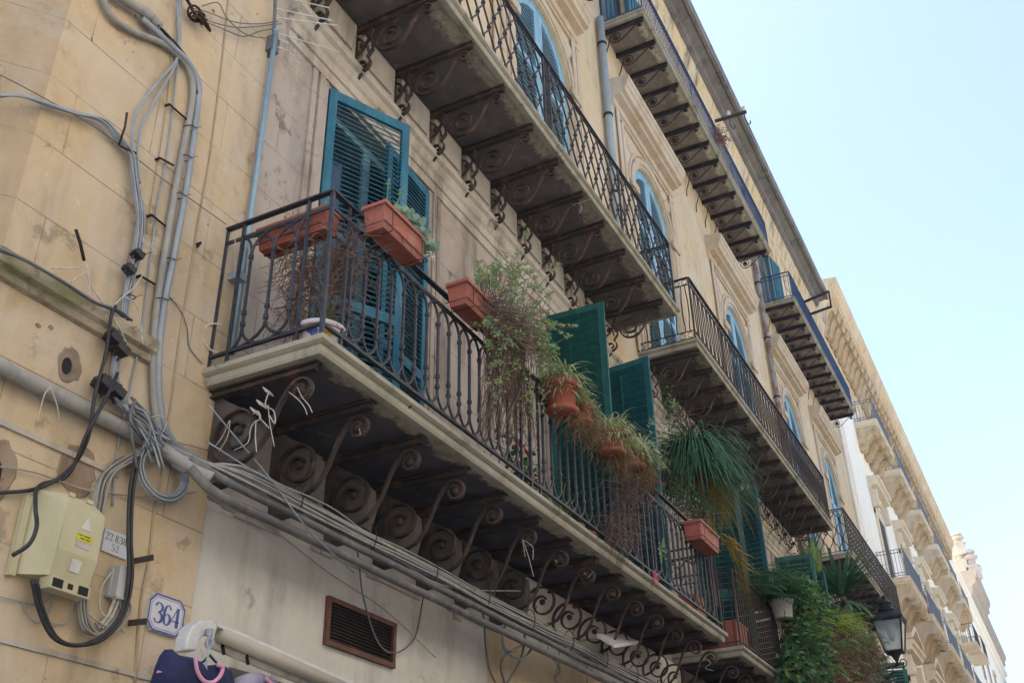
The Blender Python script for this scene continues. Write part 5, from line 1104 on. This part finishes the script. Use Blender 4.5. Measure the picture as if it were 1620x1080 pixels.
for cx_, cy_, cz_, n_, s in ((5.62, 3.8, 6.70, 14, .13), (5.72, 3.76, 6.66, 14, .14), (5.80, 3.74, 6.60, 12, .12), (5.90, 3.72, 6.52, 12, .13), (5.55, 3.84, 6.68, 10, .09), (5.86, 3.78, 6.64, 10, .1)):
    for k in range(n_):
        a = 2.4 * k; v = Vector((math.cos(a), math.sin(a), .15 + .7 * k / n_)); v.normalize(); sd = v.cross(Vector((0, 0, 1))).normalized(); up = sd.cross(v); p = Vector((cx_, cy_, cz_)); s_ = s * (1 - .4 * k / n_)
        vs = [p] + [p + v * s_ * (.55 + .5 * math.cos(q)) + sd * s_ * .42 * math.sin(q) + up * s_ * (.12 * math.cos(2 * q) + .1 * math.sin(5 * q) * .3) for q in [-PI + 2 * PI * i / 10 for i in range(10)]]
        b.add(vs + [p + v * s_ * .55 - up * s_ * .08], [(1 + i, 1 + (i + 1) % 10, 11) for i in range(10)])
b.build("rosettes", M['greyl'], t)
b = blob([((5.92, 3.71, 6.47), (.06, .05, .05)), ((5.87, 3.74, 6.62), (.05, .04, .03))], 60, .035, .025); b.build("flowers", M['wht'], t)
b = MB()
for k in range(9):
    p = Vector((5.3 + .5 * rnd.random(), 3.8, 6.58)); q = p + Vector((rnd.uniform(-.06, .06), rnd.uniform(-.05, .05), rnd.uniform(.08, .34))); b.tube([p, (p + q) / 2 + Vector((.01, .01, 0)), q], .0028, 3)
    for j in range(9): b.leaf(q + Vector((rnd.gauss(0, .008), rnd.gauss(0, .008), -.012 * j)), (rnd.uniform(-1, 1), rnd.uniform(-1, 1), .5), .035, .018)
b.build("sprigs", M['succ'], t)
b = twigs([((5.5, 3.72, 6.5), (.25, .03, .1)), ((5.2, 3.85, 6.3), (.08, .05, .1)), ((5.6, 3.9, 6.0), (.25, .03, .3))], 60, .2, .002, .5); b.build("runners", M['twigr'], t)
# trailing succulent
t = thing("planter_box", (6.75, 3.8, 6.35), "orange planter box overflowing with a big trailing pale green succulent", "planter")
pot_box(6.55, 7.05, 3.71, 3.91, 6.38, 6.62, t); holder(6.55, 7.05, 3.71, 3.91, 6.38, 6.62, t)
st = MB(); lv = MB(); core = Vector((6.95, 3.78, 6.55))
for k in range(185):
    tgt = wy(rnd.gauss(815, 32), rnd.gauss(500, 48), rnd.uniform(3.45, 3.95)) if k < 140 else wy(rnd.uniform(850, 888), rnd.uniform(500, 590), rnd.uniform(3.4, 3.7))
    if k % 5 == 0: tgt = wy(rnd.uniform(750, 840), rnd.uniform(412, 450), rnd.uniform(3.6, 4.0))
    p0 = core + Vector((rnd.uniform(-.25, .3), rnd.uniform(-.08, .08), rnd.uniform(-.1, .05))); mid = (p0 + tgt) / 2 + Vector((rnd.uniform(-.05, .08), rnd.uniform(-.15, .02), rnd.uniform(-.2, .05)))
    P = smooth_path([p0, mid, tgt], 4); st.tube(P, .0035, 3, False)
    dd = (P[-1] - P[-3]).normalized()
    for j in range(10):
        pp = P[-1] - dd * .012 * j; a = 2.4 * j; o = Vector((math.cos(a), math.sin(a) * .8, .35 * math.sin(a * 1.3))) + dd * .5; lv.leaf(pp, o, rnd.uniform(.035, .06), rnd.uniform(.02, .034))
for k in range(230):
    p0 = wy(rnd.uniform(762, 845), rnd.uniform(470, 560), rnd.uniform(3.68, 3.86)); q = wy(rnd.uniform(755, 850), rnd.uniform(600, 705), rnd.uniform(3.68, 3.86)); m_ = (p0 + q) / 2 + Vector((rnd.uniform(-.12, .12), rnd.uniform(-.06, .06), rnd.uniform(-.05, .05)))
    st.tube(smooth_path([p0, m_, q], 4), .003, 3, False)
for k in range(16):
    p = wy(rnd.uniform(765, 880), rnd.uniform(560, 660), 3.68)
    for j in range(12): lv.leaf(p + Vector((rnd.gauss(0, .02), rnd.gauss(0, .02), rnd.gauss(0, .04))), (rnd.uniform(-1, 1), rnd.uniform(-1, 1), rnd.uniform(-.5, 1)), .04, .024)
st.build("stems", M['twigr'], t); lv.build("leaves", M['succ'], t)
# two pots of spider plant
def spider(px, py, y, r, h, label, n, pots=1, L=.34, dry=40, mat='terrad'):
    c = wy(px, py, y); t = thing("spider_plant", c, label, "potted plant")
    round_pot(c, r, h, t, mat, True)
    b = straps(c + Vector((0, 0, h)), n, L, .020, 1.1, .7, 3.0, .11); b.build("leaves", M['spid'], t)
    b = straps(c + Vector((.05, -.03, h * .8)), int(n * .6), L * 1.1, .02, .1, .8, 1.6, .12); b.build("hanging_leaves", M['spid'], t)
    b = twigs([(c + Vector((.12, -.05, 0)), (.12, .07, .12))], dry * 2, .25, .0025, .9); s2 = straps(c + Vector((.14, -.03, h * .5)), dry, L, .010, -.3, .4, .8, .1); b.add(s2.v, s2.f); b.build("dry_roots", M['dryl'], t)
    return t
spider(889, 650, 3.76, .175, .30, "big orange pot of spider plant where the leaves spill over the rail", 260, L=.34, mat='terra')
spider(920, 668, 3.72, .13, .18, "lower terracotta pot with brown roots beside the big spider plant", 60, L=.22, dry=70)
spider(968, 716, 3.74, .17, .22, "dark red pot of spider plant in front of the blue-green shutter", 280, L=.34, dry=50)
spider(1005, 738, 3.74, .14, .18, "small hidden pot of spider plant just right of the dark red one", 220, L=.34, dry=60)
t = thing("dry_creeper", wy(1005, 770, 3.78), "tangle of dry brown stems hanging on the rail below the spider plants", "dry plant")
twigs([(wy(1000, 765, 3.8), (.35, .06, .2)), (wy(985, 800, 3.8), (.3, .05, .25)), (wy(1025, 745, 3.8), (.2, .05, .1)), (wy(975, 840, 3.85), (.2, .03, .1))], 380, .36, .003, .45, None, .5).build("twigs", M['twigr'], t)
b = MB()
for px, py in ((1032, 672), (1026, 700), (1050, 690), (1048, 735), (1050, 870), (1048, 880), (1065, 640)):
    p = wy(px, py, 3.72)
    for j in range(16): b.leaf(p + Vector((rnd.gauss(0, .02), rnd.gauss(0, .02), rnd.gauss(0, .05))), (rnd.uniform(-1, 1), rnd.uniform(-1, 1), rnd.uniform(0, 1)), .055, .032)
b.build("leaves", M['succ'], t)
t = thing("flowering_vine", wy(1070, 700, 4.85), "white-flowered vine climbing the wall between the green shutters and the palm", "climbing plant")
cs = [(wy(1052, 600, 4.8), (.25, .08, .3)), (wy(1060, 640, 4.8), (.3, .1, .35)), (wy(1075, 700, 4.75), (.35, .12, .5)), (wy(1080, 760, 4.4), (.35, .2, .4)), (wy(1085, 790, 4.2), (.4, .2, .25)), (wy(1100, 800, 4.2), (.4, .2, .3))]
blob(cs, 1300, .06, .035, clump=110).build("leaves", M['deep'], t); blob(cs, 170, .035, .03, clump=60).build("flowers", M['wht'], t); twigs(cs, 170, .6, .004, -.2).build("stems", M['twig'], t)
# ponytail palm
t = thing("ponytail_palm", wy(1115, 826, 4.15), "tall drooping palm with long dark green leaves at the far end of the near balcony", "palm")
base_ = wy(1118, 835, 4.15); topp = wy(1100, 722, 4.15); b = MB(); b.tube(smooth_path([base_ - Vector((0, 0, 1.2)), base_, (base_ + topp) / 2 + Vector((.06, 0, 0)), topp]), [.06] * 6 + [.055] * 6 + [.04] * 7, 8); b.build("trunk", M['twig'], t)
b = straps(topp, 520, 1.25, .024, .7, .95, 3.0, .10, 11, None, .3); straps(topp + Vector((.1, 0, -.08)), 300, 1.25, .022, .1, .8, 2.4, .12, 9, None, .3, b); b.build("leaves", M['palm'], t)
b = straps(topp + Vector((.25, -.1, -.35)), 80, 1.2, .014, -.2, .5, 1.6, .25, 9, (-2, .9)); b.build("old_leaves", M['ylw'], t)
t = thing("strap_plant", wy(1150, 850, 3.85), "long yellowing strap leaves arching down over the gap between the balconies", "plant")
b = MB()
for k in range(34):
    a = wy(1146 + rnd.uniform(-8, 12), 850 + rnd.uniform(-8, 10), 3.85); m1 = wy(1168 + rnd.uniform(-12, 10), 872 + rnd.uniform(-10, 12), 3.7); e_ = wy(1192 + rnd.gauss(0, 12), 935 + rnd.gauss(0, 20), 3.72)
    b.strap(smooth_path([a, m1, e_], 5), .03)
b.build("leaves", M['ylw'], t)
t = thing("planter_box", (13.1, 3.8, 6.2), "orange planter box hanging on the rail below the drooping palm", "planter")
pot_box(12.75, 13.55, 3.68, 3.92, 6.16, 6.42, t); holder(12.75, 13.55, 3.68, 3.92, 6.16, 6.42, t)
straps((13.2, 3.8, 6.4), 40, .25, .014, .6, .8, 1.8, .2).build("leaves", M['fresh'], t)
# floor pots
for k, (px, py, y, r, h, mt, lf, lab) in enumerate(((858, 800, 4.25, .10, .18, 'pinkp', None, "magenta pot on the balcony floor beside the spiky green plant"), (885, 785, 4.3, .11, .16, 'terrad', 'fresh', "spiky green plant in a dark pot on the floor behind the rail"), (905, 806, 4.2, .12, .18, 'terra', None, "orange floor pot right of the spiky green plant"), (925, 812, 4.2, .11, .2, 'terra', None, "second orange floor pot, between the spiky plant and the shutter"))):
    if mt == 'pinkp': M['pinkp'] = simple("magenta_plastic", (.45, .02, .12), rough=.4, bump=0)
    c = wy(px, py, y); c.z = 5.275; t = thing("floor_pot", c, lab, "plant pot"); round_pot(c, r, h, t, mt)
    if lf: straps(c + Vector((0, 0, h)), 50, .55, .022, 1.3, .8, 1.7, .05).build("leaves", M[lf], t)
t = thing("poinsettia", wy(808, 700, 4.3), "small plant with red flowers behind the rail below the trailing succulent", "potted plant")
c = wy(812, 735, 4.3); c.z = 5.275; round_pot(c, .12, .2, t, 'terrad'); cs = [(c + Vector((0, 0, .5)), (.22, .18, .3)), (c + Vector((.2, 0, .35)), (.15, .12, .2))]
blob(cs, 260, .09, .05, clump=40).build("leaves", M['deep'], t); blob([(c + Vector((-.02, -.1, .62)), (.1, .06, .08)), (c + Vector((.1, -.1, .35)), (.08, .05, .1))], 26, .08, .045).build("flowers", M['red'], t); twigs(cs, 30, .3, .004, -.5).build("stems", M['twig'], t)
b = MB(); c = wy(1034, 913, 3.90)
for k in range(7): a = 2 * PI * k / 7; b.leaf(c, (math.cos(a), -.4, math.sin(a)), .10, .05)
for k in (-1, 1): b.strap([c, c + Vector((k * .03, -.01, -.08)), c + Vector((k * .05, -.01, -.16))], .03)
single(b, "ribbon_bow", M['pink'], "small pink ribbon bow tied low on the rail", "ribbon", None, False)
# big tubs between the balconies
for px, py, y, s, lab in ((1150, 1000, 4.35, 1.0, "upper orange tub glimpsed at the far end of the near balcony"), (1165, 1032, 4.3, .9, "lower orange tub at the near end of the bar-railed balcony")):
    c = wy(px, py, y); t = thing("tub", c, lab, "planter"); 
    if s == 1.0: pot_box(13.6, 14.0, 4.1, 4.6, 5.28, 5.7, t)
    else: pot_box(15.1, 15.7, 4.0, 4.6, 5.28, 5.68, t)
# greenery on the second balcony
t = thing("stone_planter", wy(1240, 966, 3.75), "whitish weathered pot on the rail under leafy green plants", "potted plant")
c = wy(1240, 978, 3.74); round_pot(c, .19, .30, t, 'string'); b = MB()
for k in range(70):
    a = rnd.uniform(0, 2 * PI); frond(b, c + Vector((rnd.uniform(-.3, .3), rnd.uniform(-.08, .1), .3 + rnd.uniform(-.05, .1))), (math.cos(a), math.sin(a), rnd.uniform(.2, 1.2)), rnd.uniform(.4, .75), .16, 8, 1.3)
b.build("fronds", M['deep'], t)
t = thing("fern", wy(1210, 925, 3.8), "dark feathery plant spilling along the rail left of the whitish pot", "plant"); b = MB()
for k in range(90):
    a = rnd.uniform(0, 2 * PI); p = wy(rnd.uniform(1195, 1232), rnd.uniform(905, 940), rnd.uniform(3.75, 3.95)); frond(b, p, (math.cos(a), math.sin(a) - .2, rnd.uniform(0, .9)), rnd.uniform(.3, .55), .10, 9, 1.4)
b.build("fronds", M['deep'], t)
t = thing("hanging_creeper", wy(1285, 1000, 3.6), "thick curtain of dark leaves hanging from the bar-railed balcony", "creeper")
cs = [(wy(1258, 938, 3.75), (.5, .2, .25)), (wy(1268, 970, 3.65), (.5, .22, .45)), (wy(1275, 1005, 3.6), (.45, .2, .6)), (wy(1268, 1040, 3.6), (.42, .2, .6)), (wy(1275, 1070, 3.6), (.42, .2, .5)), (wy(1290, 972, 3.65), (.4, .22, .3)), (wy(1265, 1085, 3.6), (.35, .2, .5))]
blob(cs, 3000, .15, .075, clump=300).build("leaves", M['deep'], t); blob(cs, 1700, .13, .06, clump=150).build("light_leaves", M['fresh'], t); b = MB()
for k in range(40):
    c, r = cs[rnd.randrange(5)]; a = rnd.uniform(0, 2 * PI); frond(b, Vector(c) + Vector((rnd.uniform(-1, 1) * r[0], -.15, rnd.uniform(-1, 1) * r[2])), (math.cos(a), -.5, rnd.uniform(-.5, .7)), rnd.uniform(.3, .55), .16, 7, 1.5)
b.build("fronds", M['fresh'], t); twigs(cs, 120, .9, .006, .6).build("stems", M['twig'], t)
t = thing("lime_fern", wy(1315, 985, 3.55), "bright yellow-green fern growing on the hanging creeper", "fern"); b = MB()
for k in range(110):
    a = rnd.uniform(0, 2 * PI); f_ = rnd.random(); p = wy(1292 + 60 * f_ + rnd.gauss(0, 6), 982 + 12 * f_ + rnd.gauss(0, 7), rnd.uniform(3.45, 3.65)); frond(b, p, (math.cos(a), math.sin(a) - .3, rnd.uniform(.1, 1.1)), rnd.uniform(.3, .5), .12, 8, 1.2)
b.build("fronds", M['lime'], t)
t = thing("withered_creeper", wy(1345, 1040, 3.5), "brownish withered mass with green tips hanging below the lime fern", "creeper")
cs = [(wy(1330, 1030, 3.55), (.8, .25, .5)), (wy(1350, 1055, 3.5), (.9, .25, .6)), (wy(1320, 1075, 3.5), (.7, .2, .6)), (wy(1365, 1030, 3.55), (.6, .2, .4))]
twigs(cs, 700, .6, .008, .7).build("stems", M['twig'], t); blob(cs, 2400, .11, .045, clump=200).build("dry_leaves", M['dryl'], t); b = MB()
for k in range(60):
    a = rnd.uniform(0, 2 * PI); c, r = cs[rnd.randrange(4)]; frond(b, Vector(c) + Vector((rnd.uniform(-1, 1) * r[0], -.2, rnd.uniform(-1, 1) * r[2])), (math.cos(a), -.4, rnd.uniform(-.3, .9)), rnd.uniform(.3, .6), .13, 8, 1.2)
b.build("fronds", M['fresh'], t)
t = thing("yucca", wy(1325, 1000, 4.1), "spiky yucca with stiff green leaves rising behind the hanging creeper", "yucca")
c = wy(1333, 943, 4.1); b = MB(); b.tube([c - Vector((.3, -.1, 2.6)), c - Vector((.1, 0, 1.2)), c], [.09, .08, .07], 8); b.build("trunk", M['twig'], t)
b = straps(c, 90, 1.35, .12, .7, .9, .55, .06, 6); straps(c - Vector((0, 0, .15)), 36, 1.3, .11, -.1, .9, 1.3, .06, 6, None, .35, b); b.build("leaves", M['palm'], t)
t = thing("yucca", wy(1292, 900, 4.3), "short clump of upright green blades above the faded green shutter", "yucca"); straps(wy(1294, 915, 4.4), 16, .9, .16, 1.6, .3, .4, .06, 6).build("leaves", M['fresh'], t)
# red plant hanging on the top-floor rail
c = wy(1137, 213, 4.03); t = thing("red_hanging_plant", c, "small reddish plant tied outside the blue top-floor rail", "plant")
blob([(c, (.17, .12, .22)), (c + Vector((.05, 0, -.15)), (.12, .1, .15))], 260, .09, .035, clump=40).build("leaves", leafmat("russet_leaf", (.34, .15, .12), (.45, .24, .20), (.22, .22, .10)), t); twigs([(c, (.12, .1, .2))], 40, .35, .006, .2).build("stems", M['twigr'], t)
# washing-line bars outside the top rails
def bar(Ps, label):
    t = thing("washing_bar", Ps[0][0], label, "iron bar")
    for P, Q in Ps:
        b = MB(); d = Q - P; m_ = Matrix.Translation(P) @ d.to_track_quat('X', 'Z').to_matrix().to_4x4(); b.box(0, d.length, -.025, .025, -.035, .035, m_); b.build("bar", M['rust'], t)
    return t
P, Q = wz(1131, 192, 18.66), wz(1181, 177, 18.66); t = bar([(P, Q)], "short rusty bar with two hooks sticking out over the street from the blue rail")
for f in (.45, .93):
    c = P.lerp(Q, f); b = MB(); b.tube(smooth_path([c, c + Vector((0, 0, -.2)), c + Vector((.05, -.04, -.34)), c + Vector((.12, -.08, -.28)), c + Vector((.12, -.08, -.2))]), .014, 5); b.build("hook", M['irond'], t)
    b = MB(); b.lathe(c + Vector((0, 0, .03)), [(.04, 0), (.05, .05), (.035, .09), (.05, .12), (.02, .16)], 10); b.build("insulator", M['white'], t)
P, Q = wz(1262, 482, 18.66), wz(1311, 461, 18.66); P2, Q2 = wz(1268, 502, 18.6), wz(1315, 485, 18.6)
bar([(P, Q), (P2, Q2), (Q, Q2)], "rusty three-sided washing frame projecting from the far blue rail")
# street lamp
S_ = .46; LT = wy(1404, 957, 3.2); LB = wy(1412, 1026, 3.2); cx_, cy_ = (LT.x + LB.x) / 2, 3.2; zb = LB.z; H_ = (LT.z - LB.z)
t = thing("street_lamp", (cx_, 3.2, zb), "black four-sided street lantern on a scrolled wall bracket", "street lamp")
def sq(r, z): return [(cx_ - r, cy_ - r, z), (cx_ + r, cy_ - r, z), (cx_ + r, cy_ + r, z), (cx_ - r, cy_ + r, z)]
r0, r1 = .19, .32; z0 = zb; z1 = zb + H_ * .60
b = MB()
for (xa, ya), (xb_, yb_) in zip([(-1, -1), (1, -1), (1, 1), (-1, 1)], [(1, -1), (1, 1), (-1, 1), (-1, -1)]):
    b.tube([(cx_ + xa * r0, cy_ + ya * r0, z0), (cx_ + xa * r1, cy_ + ya * r1, z1)], .022, 6); b.tube([(cx_ + xa * r0, cy_ + ya * r0, z0), (cx_ + xb_ * r0, cy_ + yb_ * r0, z0)], .024, 6); b.tube([(cx_ + xa * r1, cy_ + ya * r1, z1), (cx_ + xb_ * r1, cy_ + yb_ * r1, z1)], .03, 6)
b.build("frame", M['irond'], t)
b = MB(); vs = sq(r1 * 1.16, z1 + .02) + sq(r1 * 1.1, z1 + .07) + sq(r1 * .62, z1 + H_ * .17) + sq(r1 * .45, z1 + H_ * .19)
b.add(vs, [(3, 2, 1, 0)] + [(4 * k + i, 4 * k + (i + 1) % 4, 4 * k + 4 + (i + 1) % 4, 4 * k + 4 + i) for k in range(3) for i in range(4)] + [(12, 13, 14, 15)])
b.lathe((cx_, cy_, z1 + H_ * .19), [(.2, 0), (.22, .04), (.15, .1), (.17, .16), (.19, .2), (.12, .27), (.05, .33), (.06, .37), (.01, .42)], 14); b.build("cap", M['black'], t)
lg = NM("lamp_glass", .12, 0, .5); lg.b.inputs["Alpha"].default_value = .55; M['lglass'] = lg.done((.42, .50, .52))
b = MB(); q = sq(r0, z0 + .01) + sq(r1 - .005, z1 - .01); b.add(q, [(i, (i + 1) % 4, 4 + (i + 1) % 4, 4 + i) for i in range(4)]); b.build("glass", M['lglass'], t)
b = MB(); b.lathe((cx_, cy_, z0 + .25), [(.03, 0), (.07, .06), (.10, .2), (.11, .35), (.06, .5), (.04, .6), (.04, 1.0)], 12); b.build("bulb", M['white'], t, True)
b = MB(); b.lathe((cx_, cy_, z0 - .32), [(.02, 0), (.06, .05), (.03, .1), (.09, .22), (.16, .30), (.17, .32)], 12)
b.tube([(cx_, cy_, z0 - .3), (cx_, cy_ + .9, z0 - .42), (cx_, 5.0, z0 - .42)], .028, 8); b.tube(smooth_path([(cx_, cy_ + .1, z0 - .42), (cx_, cy_ + .8, z0 - .9), (cx_, 4.95, z0 - 1.4)]), .022, 8)
for c_, r_, a_ in (((cy_ + .25, z0 - .62), .18, 0), ((cy_ + .9, z0 - .72), .22, 2), ((cy_ + 1.4, z0 - .72), .2, 4), ((cy_ - .12, z0 - .25), .14, 1)):
    b.ribbon([(c_[0] + p[0], c_[1] + p[1]) for p in spiral((0, 0), r_, a_, 1.6, .03, 26)], cx_, .035, .02)
b.build("bracket", M['irond'], t)

b = MB(); b.box(-60, 280, -60, 110, -1, 60); hz = b.build("haze", None); hz.data.materials.clear()
hm = bpy.data.materials.new("haze"); hm.use_nodes = True; hn = hm.node_tree; hn.nodes.remove(hn.nodes["Principled BSDF"]); pv = hn.nodes.new("ShaderNodeVolumePrincipled")
pv.inputs["Color"].default_value = (.82, .90, 1, 1); pv.inputs["Density"].default_value = .0013; pv.inputs["Anisotropy"].default_value = .2
hn.links.new(pv.outputs[0], hn.nodes["Material Output"].inputs["Volume"]); hz.data.materials.append(hm); tag(hz, kind='stuff')
